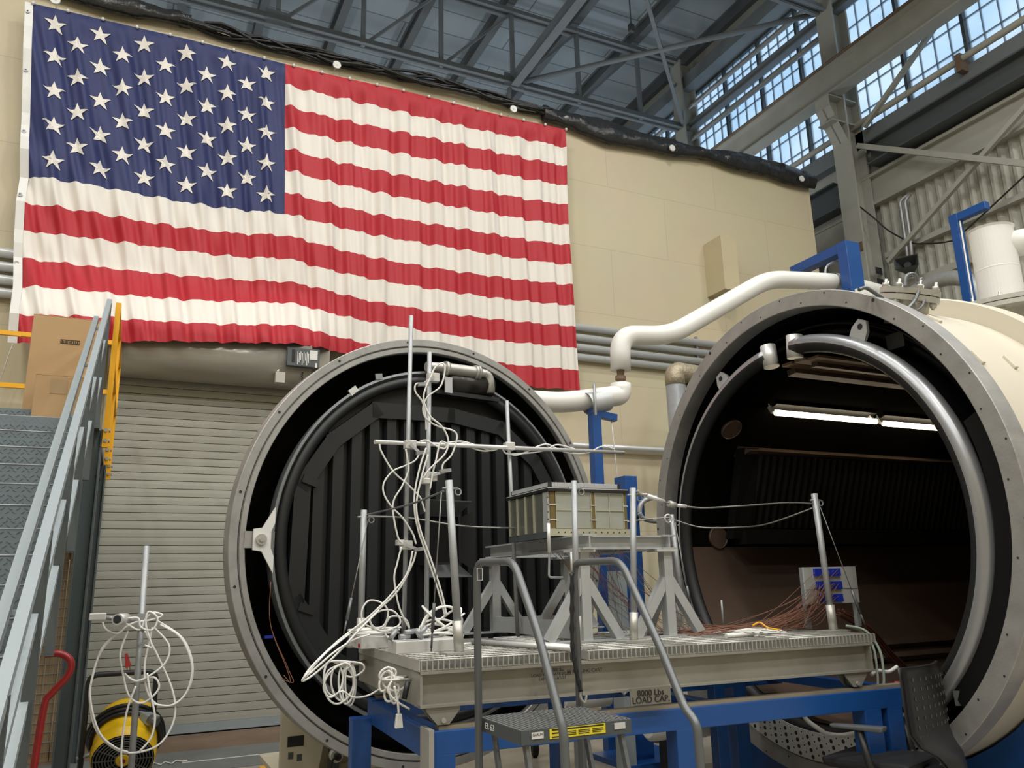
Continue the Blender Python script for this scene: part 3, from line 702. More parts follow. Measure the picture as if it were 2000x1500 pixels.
# perforated band at the bottom of the mouth
pf = MB(); n = 40; a0, a1 = -62, -122; vs = []
for k in range(n+1):
    a = a0+(a1-a0)*k/n; vs += [cang(a, 1.435, 4.478), cang(a, 1.622, 4.478), cang(a, 1.435, 4.488), cang(a, 1.622, 4.488)]
pf.add(vs, [q for k in range(n) for q in ((4*k+1, 4*k, 4*k+4, 4*k+5), (4*k+2, 4*k+3, 4*k+7, 4*k+6), (4*k, 4*k+2, 4*k+6, 4*k+4))])
for k in range(28):
    for j in range(4):
        a = a0-1.4-2.1*k-(.5*j); p = cang(a, 1.455+.042*j+(.021 if k % 2 else 0), 4.4775)
        if k % 2: pf.lathe([(.0005, 0), (.0145, 0)], p, ax, 12, 1, flip=True)
        else: pf.lathe([(.0005, -.001), (.008, -.001)], p, ax, 10, 1, flip=True); pf.lathe([(.007, -.003), (.0155, -.003)], p, ax, 12, 2, flip=True)
pf.build('perforated_band', [alum_l, dark_m, white_paint], ch)
MB().lathe([(1.62, .02), (1.50, .05), (1.50, .12)], cc, ax, 48, a0=math.radians(-200), a1=math.radians(-135), up=(0, 1, 0)).build('lip_seal', black_in, ch)
# manifold hoses between ring pipe and flange on the right side
for r, x, rr_, a0, a1 in ((1.52, 4.80, .035, 60, 215), (1.57, 4.90, .03, 50, 205), (1.50, 4.95, .045, 40, 200), (1.575, 4.72, .012, 80, 190), (1.59, 4.76, .012, 85, 200)):
    MB().tube(arc(a0, a1, r, x, 40), rr_, 8).build('manifold_hose', black_in, ch)
k0 = atx(1765, 668, 4.8); MB().box(k0.x-.1, k0.x+.1, k0.y-.08, k0.y+.06, k0.z-.06, k0.z+.05).build('junction_box', black_pl, ch)
rnd = random.Random(5)
for k in range(9):
    a = 78+2*k; p0 = cang(118+rnd.uniform(-3, 3), 1.52, 4.75)
    MB().tube(spline([k0+V((.05, -.02, 0)), cang(125+k, 1.56+.01*rnd.random(), 4.7), cang(145+k*1.5, 1.58, 4.66+.02*rnd.random()), cang(168+k, 1.585, 4.66)]), .006, 5).build('sensor_wire', black_pl, ch)
for k in range(10):
    MB().tube(spline([cang(172+k, 1.58, 4.64), cang(178+rnd.uniform(-4, 4), 1.50+.02*rnd.random(), 4.6), cang(184+rnd.uniform(-3, 3), 1.56, 4.58), cang(190+k, 1.59, 4.64)]), .004, 5).build('copper_lead', copper, ch)
q = atx(1868, 1362, 4.56)
m = MB(); m.box(q.x, q.x+.5, q.y-.055, q.y+.055, q.z-.05, q.z+.05)
tb = MB()
for (a, b, c_, d_) in ((-.06, .06, -.055, -.045), (-.06, .06, .045, .055), (-.06, -.05, -.055, .055), (.05, .06, -.055, .055)): pass
tb.poly([(-.045, -.042), (.045, -.042), (.045, .042), (-.045, .042)], q+V((.06, -.16, .01)), q, cap=False); tb.poly([(-.038, -.035), (-.038, .035), (.038, .035), (.038, -.035)], q+V((.06, -.16, .01)), q, cap=False)
tb.build('square_tube_stub', gun, ch)
# fluorescent tubes inside
def cyl_hit(u, v, r):
    d = ray(u, v); a_ = d.y**2+d.z**2; b_ = 2*(d.y*(-ci.y)+d.z*(1.65-ci.z)); c_ = ci.y**2+(1.65-ci.z)**2-r*r
    return EYE+d*((-b_+math.sqrt(b_*b_-4*a_*c_))/(2*a_))
for k, (a, b, lb) in enumerate((((1515, 806), (1708, 826), 'nearer'), ((1726, 827), (1850, 838), 'farther'))):
    p0 = cyl_hit(a[0], a[1], 1.25); p1 = cyl_hit(b[0], b[1], 1.25)
    p1.y = p0.y; p1.z = p0.z
    t = thing('tube_light', lb+' glowing fluorescent tube on the inner wall of the chamber', 'tube light', (p0+p1)/2, 0, 'tube lights in the chamber')
    MB().cyl(p0, p1, .026, 12).build('tube', tube_em, t)
    e = V((0, p0.y-ci.y, p0.z-ci.z)).normalized()
    e = V((0, p0.y-ci.y, p0.z-ci.z)).normalized(); hs = MB(); mid_ = e*.05+V((0, 0, .035)); dn_ = V((0, e.z, -e.y))
    hs.poly([(-.055, .0), (.055, .0), (.03, .03), (-.03, .03)], p0+e*.045+UZ_*.018, p1+e*.045+UZ_*.018, up=(e+UZ_*.7)); hs.build('reflector', black_in, t)  # unseen black strip added to keep tube light off the wall above
    for p in (p0, p1):
        MB().bar(p-V((.03, 0, 0)), p+e*.07-V((.03, 0, 0)), .03, .03).build('socket', alum, t)
        MB().tube(spline([p+V((-.03, 0, 0)), p+e*.05+V((-.05, 0, .05)), p+e*.06+V((-.02, 0, .12))]), .006, 5).build('wire', alum, t)
tag(MB().tube(spline([atx(u, v, 4.43) for u, v in ((1560, 1378), (1575, 1405), (1600, 1424), (1618, 1434), (1650, 1436), (1690, 1428))]), .016, 8).build('grey_hose', white_pipe), 'pale hose drooping over the perforated band low in the chamber mouth', 'hose')
# cables around the blind flange
for pts, lb in (([(1768, 560), (1770, 540), (1786, 536), (1798, 560), (1805, 585), (1796, 603), (1776, 609)], 'looping from the bolted flange'), ([(1792, 555), (1800, 545), (1790, 580), (1776, 600), (1762, 606)], 'curling off the bolted flange right side'), ([(1678, 566), (1690, 562), (1705, 570), (1724, 583)], 'lying on the chamber top left of flange')):
    tag(MB().tube(spline([aty(u, v, 3.62) for u, v in pts]), .013, 8).build('signal_cable', gun), 'dark cable '+lb, 'cable')
# white insulated riser standing on the big flange
t = thing('insulated_riser', 'white jacketed vertical cylinder standing on the big bolted chamber flange', 'insulated pipe', (7.43, 4.6, 4.03))
MB().lathe([(.001, 0), (.195, 0), (.195, .46), (.197, .47), (.195, .48), (.195, .88), (.21, .9), (.001, .905)], (7.5, 4.6, 4.04), (0, 0, 1), 40, smooth=False, flip=True).build('jacket', white_pipe, t)
s0 = V((7.55, 4.5, 4.8)); MB().tube(fillet([V((7.5, 4.55, 4.74)), V((7.95, 4.25, 4.82)), V((8.9, 3.7, 5.0))], .3), .13, 24).build('side_branch', white_pipe, t)
# blue gallows post behind the chamber on the right
P = aty(1893, 585, 6.5); T = aty(1881, 432, 6.5)
t = thing('gallows_post', 'blue post with short arm rising behind the chamber beside the white riser', 'post', (P.x, 6.5, 0))
MB().box(P.x-.055, P.x+.055, 6.44, 6.56, 0, T.z+.06).build('upright', blue, t, bevel=.006)
MB().bar((P.x, 6.57, T.z), (P.x, atx(1930, 410, P.x).y, T.z), .1, .11).build('arm', blue, t, bevel=.006)
MB().tube(spline([(P.x-.02, 6.43, T.z), (P.x-.03, 6.43, T.z-.8), (P.x-.02, 6.43, 2.5)]), .012, 6).build('tied_cable', cable_w, t)
# ---- white jacketed transfer pipe from the door to the chamber
PY = 7.5
t = thing('transfer_pipe', 'long white jacketed pipe stepping up from behind the door to the chamber top', 'pipe', aty(1212, 690, PY))
MB().tube(fillet([aty(930, 775, PY+.6), aty(1100, 787, PY+.15), aty(1180, 776, PY), aty(1213, 772, PY), aty(1212, 750, PY)], .18, 8), .117, 24).build('lower_run', white_pipe, t)
MB().tube(fillet([aty(1212, 723, PY), aty(1211, 655, PY), aty(1308, 656, PY), aty(1500, 545, PY), aty(1640, 551, PY), aty(1760, 583, PY)], .28, 8), .117, 24).build('upper_run', white_pipe, t)
a = aty(1212, 752, PY); b = aty(1212, 722, PY)
MB().lathe([(.04, 0), (.04, .05), (.062, .06), (.062, .1), (.04, .11), (.045, (b-a).length)], a, b-a, 16).build('union_fitting', rust_m, t)
for (u0, v0, u1, v1) in ((1146, 786, 1186, 778),):
    MB().tube([aty(u0, v0+3, PY), aty(u1, v1+3, PY)], .124, 24, cap=False).build('saddle_sleeve', alum, t)
MB().tube([aty(1626, 550, PY), aty(1652, 554, PY)], .124, 24, cap=False).build('saddle_sleeve', alum, t)
P = aty(1160, 800, PY); zt = P.z
t = thing('pipe_stand', 'blue square post carrying the low end of the white pipe behind the door', 'post', (P.x, PY, 0))
MB().box(P.x-.055, P.x+.055, PY-.055, PY+.055, 0, zt).build('upright', blue, t, bevel=.005)
MB().bar((P.x-.02, PY, zt-.04), (P.x+.28, PY, zt-.08), .08, .08).build('arm', blue, t, bevel=.004)
MB().tube(spline([(P.x-.06, PY-.13, zt-.1), (P.x-.06, PY-.13, zt+.1), (P.x-.02, PY-.06, zt+.27), (P.x+.05, PY+.06, zt+.27), (P.x+.06, PY+.13, zt)]), .014, 8).build('u_bolt', galv, t)
tag(MB().tube([(P.x+.22, PY, zt-.1), (P.x+.235, PY, zt-.35), (P.x+.34, PY+.05, 1.9)], .006, 6).build('drop_cord', cable_w), 'thin pale cord hanging from the arm of the blue pipe stand', 'cord')
P = aty(1662, 560, PY-.2); T = aty(1655, 486, PY-.2)
t = thing('pipe_gallows', 'blue gallows bracket rising above the chamber mouth over the white pipe', 'post', (P.x, PY-.2, 0))
MB().box(P.x-.13, P.x+.13, PY-.32, PY-.16, 0, T.z+.06).build('upright', blue, t, bevel=.006)
MB().bar((P.x-.02, PY-.2, T.z), (P.x-.02, PY+.75, T.z), .16, .14).build('arm', blue, t, bevel=.006)
MB().tube(spline([aty(1612, 545, PY), aty(1614, 522, PY), aty(1632, 512, PY), aty(1650, 520, PY), aty(1652, 560, PY)]), .018, 8).build('strap', galv, t)
P = aty(1318, 740, 9.6)
t = thing('grey_duct', 'mottled grey vertical pipe with bent foil top left of the chamber mouth', 'pipe', (P.x, 9.6, 0))
MB().tube([(P.x, 9.6, 0), (P.x, 9.6, P.z)], .145, 20).build('riser', galv, t)
MB().tube(fillet([(P.x, 9.6, P.z-.1), (P.x, 9.6, P.z+.12), (P.x+1.4, 9.6, P.z+.05)], .2), .15, 18).build('elbow', mat('crumpled_foil', (170, 160, 138), .5, .4, bump=.8, bscale=18), t)
MB().bar((P.x+.3, 9.65, 0), (P.x+.3, 9.65, P.z), .08, .08).build('stand_post', dark_m, t)
# ================================================================ CHAMBER DOOR (swung open)
dn = V((math.cos(math.radians(-80.19)), math.sin(math.radians(-80.19)), 0)); dt = V((-dn.y, dn.x, 0)); dc = V((2.394, 6.432, 2.009)); UZ = V((0, 0, 1))
def D(a, b, k=0.0): return dc+dt*a+UZ*b+dn*k
dd = thing('chamber_door', 'round chamber door standing open with grey steel rim and black ribbed inside', 'chamber door', (dc.x, dc.y, 0), math.radians(9.81))
m = MB(); m.lathe([(1.75, -.13), (1.75, -.004), (1.745, 0), (1.69, 0), (1.686, -.012), (1.676, -.012), (1.672, 0), (1.635, 0), (1.63, -.006), (1.63, -.14)], dc, dn, 128)
for k in range(16): m.lathe([(.0005, .0025), (.011, .0025)], dc+dt*(1.72*math.sin(.2+k*math.pi/8))+UZ*(1.72*math.cos(.2+k*math.pi/8)), dn, 10, 1, flip=False)
fl = m.build('rim_flange', [steel_gr, dark_m], dd)
rg = MB().lathe([(1.681, -.0105), (1.683, -.009), (1.679, -.009)], dc, dn, 96).build('seal', black_in, dd)
dome = [(1.63*math.cos(math.radians(t)), -.14-.62*math.sin(math.radians(t))) for t in range(0, 91, 6)]; dome[-1] = (.001, dome[-1][1])
MB().lathe([(1.626, -.05)]+[(min(q_[0], 1.626), q_[1]) for q_ in dome], dc, dn, 96, smooth=True, flip=False).build('dish', mat('dark_dish', (26, 23, 21), .3, .2, var=.2), dd)
MB().lathe([(1.74, -.13)]+[(r+.03 if r > .1 else .001, k-.03) for r, k in dome], dc, dn, 96, smooth=True).build('dome_back', cream, dd)
# shroud disc
k0_ = .03
sd = MB().lathe([(1.35, -.12), (1.44, -.12), (1.455, k0_), (1.435, k0_+.004), (1.425, k0_-.02), (1.36, -.06)], dc, dn, 96, smooth=False, flip=True).build('shroud_rim', mat('shroud_rim_grey', (118, 122, 124), .4, .4), dd)
MB().lathe([(1.42, -.08), (.001, -.08)], dc, dn, 64, flip=True).build('shroud_back', black_paint, dd)
MB().tube([D(1.375*math.cos(2*math.pi*k/80), 1.375*math.sin(2*math.pi*k/80), .0) for k in range(80)], .045, 12, closed=True).build('ring_tube', black_paint, dd)
# octagonal frame strips
oc = [(-1.22, .42), (-.98, .78), (-.62, 1.06), (.1, 1.09), (.62, 1.02), (1.0, .74), (1.22, .4), (1.24, -.45), (.95, -.86), (.5, -1.14), (-.5, -1.14), (-.95, -.86), (-1.24, -.45)]
fr = MB()
for i in range(len(oc)):
    a, b = oc[i], oc[(i+1) % len(oc)]
    ex_ = (V((b[0]-a[0], b[1]-a[1], 0))).normalized()*.035
    fr.bar(D(a[0]-ex_.x, a[1]-ex_.y, -.02), D(b[0]+ex_.x, b[1]+ex_.y, -.02), .13, .06, up=dn)
fr.build('shroud_frame', black_paint, dd)
for i in range(17):
    a = -1.24+.155*i
    h = math.sqrt(max(0, 1.27**2-a*a)); top = min(h-.05, 1.02-.04*abs(a)); bot = -min(h-.05, 1.1)
    if top < .1: continue
    MB().poly([(-.055, 0), (.055, 0), (.042, .045), (-.042, .045)], D(a, bot, -.06), D(a, top, -.06), up=dn).build('panel_rib', black_paint, dd)
# header at the top with braided hose
hd = MB(); hd.box(-.0, .0, 0, 0, 0, 0); hd = MB()
hp = lambda u, v, k=.08: (lambda d: EYE+d*(((dc+dn*k)-EYE).dot(dn)/d.dot(dn)))(ray(u, v))
hd.poly([(-.05, -.018), (.05, -.018), (.05, .018), (-.05, .018)], hp(846, 766, .02), hp(970, 783, .02), up=UZ); ledge = hd.build('header_ledge', black_paint, dd)
MB().tube([hp(868, 748, .0), hp(955, 756, .0)], .11, 20).build('header_drum', mat('dark_header', (46, 44, 42), .3, .3), dd)
MB().tube(spline([hp(833, 716), hp(860, 718), hp(872, 720)]), .042, 14).build('pipe_end', stain, dd)
br_ = MB(); n = 60; P0, P1 = hp(868, 720), hp(930, 728)
br_.tube([P0.lerp(P1, i/n) for i in range(n+1)], .05, 16, radii=[.05+(.005 if i % 2 else 0) for i in range(n+1)]); br_.build('braided_hose', stain, dd)
for s_ in (0, .93, 1.0): MB().tube([P0.lerp(P1, s_), P0.lerp(P1, s_)+(P1-P0).normalized()*.03], .066, 16).build('hose_clamp', stain, dd)
MB().tube(fillet([P1, hp(955, 731), hp(958, 768)], .13, 8), .042, 14).build('elbow_pipe', stain, dd)
lgp = hp(876, 752, .12); MB().box(-.0, .0, 0, 0, 0, 0)
m = MB(); m.bar(lgp-UZ*.07, lgp+UZ*.07, .07, .012, up=dn); m.build('hanger_plate', alum, dd)
p = hp(690, 762, .03); m = MB(); m.bar(p-dt*.03-UZ*.03, p+dt*.03+UZ*.02, .05, .015, up=dn); m.build('lug_plate', alum_l, dd)
p = hp(740, 737, .03); m = MB(); m.bar(p-dt*.03, p+dt*.03+UZ*.01, .05, .015, up=dn); m.build('lug_plate', sh_m, dd)
for u, v in ((590, 934), (582, 1184)): p = hp(u, v, .0); m = MB(); m.bar(p-dt*.0, p+dt*.12-UZ*.04, .06, .05, up=dn); m.build('stub_block', black_paint, dd)
# white link bracket at nine o'clock
bk = MB().poly([(-.06, -.03), (.06, -.03), (.06, .03), (-.06, .03)], D(-1.64, 0, -.02), D(-1.42, 0, -.02), up=dn).build('bracket_bar', steel_gr, dd)
pts = [(-1.585, -.075), (-1.52, -.085), (-1.43, -.24), (-1.43, -.12), (-1.455, -.06), (-1.455, .06), (-1.43, .12), (-1.43, .24), (-1.52, .085), (-1.585, .075)]
vs = [D(a, b, .02) for a, b in pts]+[D(a, b, .035) for a, b in pts]; N = len(pts)
MB().add(vs, [(1, 2, 3, 4), (0, 1, 4, 5, 8, 9)[::1], (5, 6, 7, 8)]+[tuple(N+i for i in q) for q in ((1, 2, 3, 4), (0, 1, 4, 5, 8, 9), (5, 6, 7, 8))]+[(i, (i+1) % N, N+(i+1) % N, N+i) for i in range(N)]).build('link_plate', white_paint, dd)
MB().lathe([(.001, .03), (.018, .03), (.018, .02), (.04, .02), (.04, 0)], D(-1.53, 0, .035), dn, 18, flip=True).build('pivot_bolt', stain, dd)
rnd = random.Random(9)
for k in range(2):
    MB().tube(spline([D(-1.44, -.3, .03), D(-1.43, -.6, .04), D(-1.30+.01*k, -.9, .04), D(-1.27+.02*k, -1.0, .05), D(-1.31-.02*k, -.95-.02*k, .02)]), .0028, 5).build('thermocouple_wire', copper, dd)
p = hp(524, 1244, -.1); m = MB(); m.bar(p-dt*.03, p+dt*.03, .03, .02); m.build('wire_clip', conn_b, dd)
# barn-door lamp on the door
p = hp(862, 1050, .06)
t = thing('barn_door_lamp', 'black square lamp with open barn-door flaps on the ribbed door', 'lamp', p-UZ*.3, math.radians(9.81))
def LB(a, b, k): return p+dt*a+UZ*b+dn*k
def lbox(a0, a1, b0, b1, k0, k1, nm, m_=black_pl):
    MB().hexa([LB(a0, b0, k0), LB(a1, b0, k0), LB(a1, b0, k1), LB(a0, b0, k1), LB(a0, b1, k0), LB(a1, b1, k0), LB(a1, b1, k1), LB(a0, b1, k1)]).build(nm, m_, t)
lbox(-.15, .15, -.2, .17, -.12, .0, 'housing', black_in); lbox(-.15, .15, .17, .19, -.1, .03, 'top_rim'); lbox(-.15, .15, -.22, -.2, -.1, .03, 'bottom_rim')
lbox(-.17, -.15, -.22, .19, -.1, .03, 'side_rim'); lbox(.15, .17, -.22, .19, -.1, .03, 'side_rim')
for b0, s_, nm in ((.19, 1, 'top_flap'), (-.22, -1, 'bottom_flap')):
    vs = [LB(-.15, b0, .03), LB(.15, b0, .03), LB(.22, b0+s_*.10, .13), LB(-.22, b0+s_*.10, .13)]; vs += [q+UZ*.006*s_ for q in vs]
    MB().hexa([vs[i] for i in (0, 1, 2, 3, 4, 5, 6, 7)]).build(nm, grey_dk if s_ > 0 else black_pl, t)
for a0, s_ in ((-.17, -1), (.17, 1)):
    vs = [LB(a0, -.2, .03), LB(a0, .17, .03), LB(a0+s_*.06, .21, .13), LB(a0+s_*.06, -.27, .13)]; vs += [q+dt*.005*s_ for q in vs]
    MB().hexa(vs).build('side_flap', black_pl, t)
# cream stand under the door
t = thing('door_stand', 'cream welded pedestal on casters under the chamber door', 'stand', (1.98, 7.3, 0))
A = atz(550, 1482, .16); B = atz(735, 1470, .16)
y0 = 7.15
bx0, bx1 = 1.27, 2.12
MB().box(bx0-.0, bx1+.06, y0-.07, y0+1.0, .16, .2).build('base_plate', cream_dk, t)
m = MB(); m.hexa([V((bx0, y0-.05, .2)), V((bx0+.3, y0-.05, .2)), V((bx0+.3, y0+.02, .2)), V((bx0, y0+.02, .2)), V((bx0, y0-.05, 1.2)), V((bx0+.5, y0-.05, 1.2)), V((bx0+.5, y0+.02, 1.2)), V((bx0, y0+.02, 1.2))]); st = m.build('front_plate', cream_dk, t)
m = MB(); m.hexa([V((bx0+.3, y0, .2)), V((bx1, y0+.5, .2)), V((bx1, y0+.55, .2)), V((bx0+.3, y0+.06, .2)), V((bx0+.5, y0, 1.2)), V((bx1+.2, y0+.5, 1.2)), V((bx1+.2, y0+.55, 1.2)), V((bx0+.5, y0+.06, 1.2))]); m.build('web_plate', cream_dk, t)
MB().box(bx1-.02, bx1+.03, y0-.02, y0+.9, .2, .75).build('rib_plate', cream_dk, t)
MB().box(bx0+.05, bx0+.18, y0-.054, y0-.05, .42, .5).build('warning_label', black_ink, t); 
for k, (a, b) in enumerate(((.06, .33), (.13, .31))): MB().box(bx0+a, bx0+a+.04, y0-.054, y0-.05, b, b+.05).build('small_label', grey_dk, t)
MB().box(1.4, 1.95, y0-.03, y0+.3, .0, .16).build('caster_block', black_pl, t)
# blue hinge column + control post between door and chamber
P = aty(1228, 1100, 6.9); zt = aty(1236, 932, 6.9).z
t = thing('hinge_column', 'thick blue steel column standing between open door and chamber mouth', 'column', (P.x, 6.9, 0))
MB().box(P.x-.15, P.x+.09, 6.78, 7.05, 0, aty(1228, 1062, 6.9).z).build('upright', blue, t, bevel=.01)
MB().box(aty(1223, 980, 6.8).x, aty(1247, 980, 6.8).x, 6.8, 7.0, 1.2, zt).build('upper_post', blue, t, bevel=.006)
MB().box(P.x+.0, aty(1260, 1000, 6.7).x, 6.7, 6.86, zt-.42, zt-.2).build('hinge_block', blue, t, bevel=.01)
MB().box(P.x-.32, P.x-.22, 6.62, 6.8, 0, 1.75).build('side_post', grey_st, t)
MB().box(P.x-.3, P.x+.45, 6.6, 7.3, 0, .05).build('base_plate', blue, t)
tag(MB().tube(spline([aty(1249, 1002, 6.65), aty(1251, 987, 6.65), aty(1262, 976, 6.65), aty(1282, 972, 6.65), aty(1310, 978, 6.65)]), .024, 12).build('grey_hose', galv), 'thick grey hose curving from the blue hinge column to the chamber', 'hose')
tag(MB().tube(spline([aty(1249, 1002, 6.6), aty(1256, 1012, 6.6), aty(1275, 1018, 6.6), aty(1310, 1018, 6.6)]), .022, 12).build('grey_hose', galv), 'lower grey hose behind the payload curving to the chamber', 'hose')
# ================================================================ ROLLING CART ON THE BLUE TRANSFER FRAME
ca = math.radians(-2.93); cx_, sx_ = math.cos(ca), math.sin(ca)
CO = V((1.345, 3.91, 0)); EX = V((cx_, sx_, 0)); EYv = V((-sx_, cx_, 0))
def CL(x, y, z): return CO+EX*x+EYv*y+UZ*z
def cfront(u, v, y=-.004): d = ray(u, v); q = CL(0, y, 0); return EYE+d*((q-EYE).dot(EYv)/d.dot(EYv))
CW, CLn, DZ = 1.40, 2.92, 1.30
cart = thing('rolling_cart', 'stainless rolling cart with open grating deck on blue frame before the chamber', 'cart', CL(1.46, .7, .98), ca)
for a, b in ((0, .875), (.915, 1.60), (1.605, 2.25), (2.255, CLn)):
    m = MB(); x = a+.004
    while x < b-.003:
        m.box(x, x+.005, .0, CW, DZ-.046, DZ, T=lambda p: CL(p.x, p.y, p.z)); x += .0285
    for k in range(14):
        y = .012+k*(CW-.024)/13
        m.tube([CL(a, y, DZ-.002), CL(b, y, DZ-.002)], .0055, 6)
    if a == 0: m.box(-.006, .0, .0, CW, DZ-.05, DZ+.004, T=lambda p: CL(p.x, p.y, p.z))
    for y in (0.02, CW-.02): m.box(a, b, y-.004, y+.004, DZ-.05, DZ-.044, T=lambda p: CL(p.x, p.y, p.z))
    m.build('grating_panel', stain, cart)
for y0, s_ in ((.05, 1), (CW-.05, -1)):
    MB().ibeam(CL(0, y0, 1.165), CL(CLn-.03, y0, 1.165), .165, .11, .012).build('side_beam', weather, cart)
for x0 in (.012, CLn-.045): MB().box(x0-.012, x0, .0, CW, 1.085, 1.25, T=lambda p: CL(p.x, p.y, p.z)).build('end_plate', weather, cart)
for x0 in (.9, 1.8): MB().ibeam(CL(x0, .1, 1.17), CL(x0, CW-.1, 1.17), .12, .08, .01).build('cross_beam', stain, cart)
for x0 in (.12, CLn-.18):
    for y0 in (.05, CW-.05):
        b = MB(); pr = [(-.085, 1.085), (.085, 1.085), (.085, 1.065), (.03, 1.0), (-.03, 1.0), (-.085, 1.065)]
        for dy in (-.04, .03):
            vs = [CL(x0+x, y0+dy, z) for x, z in pr]+[CL(x0+x, y0+dy+.01, z) for x, z in pr]
            b.add(vs, [(0, 1, 2, 3, 4, 5), (11, 10, 9, 8, 7, 6)]+[(i, 6+i, 6+(i+1) % 6, (i+1) % 6) for i in range(6)])
        w_ = b.build('wheel_bracket', weather, cart)
        MB().cyl(CL(x0, y0-.028, 1.035), CL(x0, y0+.028, 1.035), .038, 18).build('wheel', gun, w_)
        MB().cyl(CL(x0, y0-.05, 1.02), CL(x0, y0-.038, 1.02), .012, 10).build('axle_nut', stain, w_)
for y0 in (.16, .22, 1.16, 1.22): MB().cyl(CL(0, y0, 1.2+.01*(y0 in (.22, 1.22))), CL(-.15, y0, 1.205), .008, 8).build('cable_peg', stain, cart)
M4 = lambda u, v: face_m(cfront(u, v), EX, UZ)
text('SWL 8000 lbs', .023, M4(1079, 1309), black_ink, cart, 'stencil_text'); text('LOAD TEST DATE 2/2/22', .021, M4(1077, 1317.5), black_ink, cart, 'stencil_text')
text('EXP DATE 2/2/27', .021, M4(1079, 1325), black_ink, cart, 'stencil_text'); text('VF ROLLING CART', .025, M4(1142, 1310), black_ink, cart, 'stencil_text')
# ---- blue frame
bf = thing('transfer_table', 'blue steel transfer table with rails carrying the rolling cart', 'table', CL(1.7, .7, 0), ca)
TB = lambda p: CL(p.x, p.y, p.z)
for y0 in (.05, CW-.05):
    MB().box(.06, 3.25, y0-.055, y0+.055, .865, .975, T=TB).build('long_beam', blue, bf, bevel=.004)
    MB().box(.1, 3.25, y0-.03, y0+.03, .975, .993, T=TB).build('rail_strip', mat('tan_rail_top', (156, 146, 126), .5, .2, var=.2), bf)
for x0 in (.06, 1.75, 3.1): MB().box(x0, x0+.1, .105, CW-.105, .83 if x0 < .1 else .9, .965, T=TB).build('cross_beam', blue, bf, bevel=.004)
MB().box(.03, .055, -.05, .1, .78, .99, T=TB).build('end_plate', stain, bf)
def xon(u, v, y): d = ray(u, v); q = CL(0, y, 0); P_ = EYE+d*((q-EYE).dot(EYv)/d.dot(EYv)); return (P_-CO).dot(EX)
for u, v, y, w_ in ((858, 1480, .05, .13), (1332, 1450, .05, .13), (1696, 1420, .05, .13), (703, 1440, CW-.05, .12), (1442, 1420, CW-.05, .12), (0, 0, .05, .12)):
    x0 = xon(u, v, y) if u else 3.0; lg = MB().box(x0-w_/2, x0+w_/2, y-.055, y+.055, .02, .87, T=TB).build('leg', blue, bf, bevel=.004)
    MB().box(x0-.11, x0+.11, y-.1, y+.1, 0, .02, T=TB).build('foot_plate', blue, lg)
for u, v, y in ((1088, 1430, CW+.1), (1402, 1400, CW-.25)):
    x0 = xon(u, v, y); lg = MB().box(x0-.045, x0+.045, y-.045, y+.045, .14, .95, T=TB).build('leg', blue, bf, bevel=.004)
    MB().box(x0-.075, x0+.075, y-.075, y+.075, .33, .35, T=TB).build('collar_plate', blue, lg); MB().box(x0-.09, x0+.09, y-.09, y+.09, .12, .14, T=TB).build('swivel_plate', blue, lg)
    for s_ in (-.03, .03): MB().cyl(CL(x0+s_-.012, y, .06), CL(x0+s_+.012, y, .06), .058, 18).build('caster_wheel', rubber, lg)
# load plate sign
a = cfront(1229, 1345, -.06); b = cfront(1310, 1372, -.06)
t = thing('load_sign', 'grey stencilled load plate standing on the blue rail under the cart', 'sign', (a+b)/2, ca)
d_ = (b-a).dot(EX); m = MB(); z1, z0 = a.z, b.z; g = CL(0, 0, 0)
o_ = (a-CO).dot(EX); m.box(o_, o_+d_, -.066, -.06, z0-.0, z1, T=TB); m.build('plate', mat('sign_plate', (126, 123, 114), .45, .3), t)
text('8000 Lbs', .045, face_m(CL(o_+d_*.5, -.068, z1-.028), EX, UZ), black_ink, t, 'stencil_text'); text('LOAD CAP.', .045, face_m(CL(o_+d_*.5, -.068, z0+.024), EX, UZ), black_ink, t, 'stencil_text')
# ---- outrigger posts on the deck
def post(u0, v0, ut, vt, Y, r, label, sleeve=True, dY=0.0):
    b = aty(u0, v0, Y); b.z = DZ; tp = aty(ut, vt, Y+dY)
    t = thing('guard_post', label, 'post', b, 0, 'posts on the cart deck')
    MB().tube([b+UZ*.006, tp], r, 14).build('tube', galv, t)
    if sleeve:
        d = (tp-b).normalized()
        MB().tube([b+UZ*.01, b+d*.17], r*1.32, 14).build('sleeve', stain, t)
        MB().box(b.x-.09, b.x+.09, b.y-.06, b.y+.06, DZ, DZ+.012).build('base_plate', stain, t)
        e = tp-d*.045; MB().cyl(e-V((r+.02, 0, 0)), e+V((r+.03, 0, 0)), .006, 8).build('cross_pin', galv, t)
        MB().tube([e+V((r+.03, 0, 0))+V((.018*math.cos(k*.63), 0, .018*math.sin(k*.63)-.018)) for k in range(10)], .004, 6, closed=True).build('eye_ring', galv, t)
    return b, tp
P4 = post(897, 1275, 877, 938, 4.15, .021, 'leaning grey deck post nearest the left end, in front of cable coils')
P5 = post(704, 1245, 711, 996, 5.12, .02, 'grey deck post at the back left corner of the cart')
P6 = post(1128, 1250, 1121, 939, 4.02, .0175, 'tall grey deck post standing in front of the payload corner')
P7 = post(1238, 1250, 1236, 953, 4.22, .0195, 'grey deck post right of the payload in front of its right leg')
P8 = post(1336, 1190, 1311, 1005, 5.05, .0195, 'thin grey deck post leaning behind the right payload leg')
P9 = post(1628, 1230, 1590, 964, 4.06, .021, 'leaning grey deck post in front of the blue connector panel')
Q1 = post(788, 1238, 803, 617, 4.95, .0145, 'tallest thin aluminium pole rising over the round door', False)
Q2 = post(832, 1255, 839, 688, 4.72, .0145, 'second tall thin pole with clamps and white cables', False)
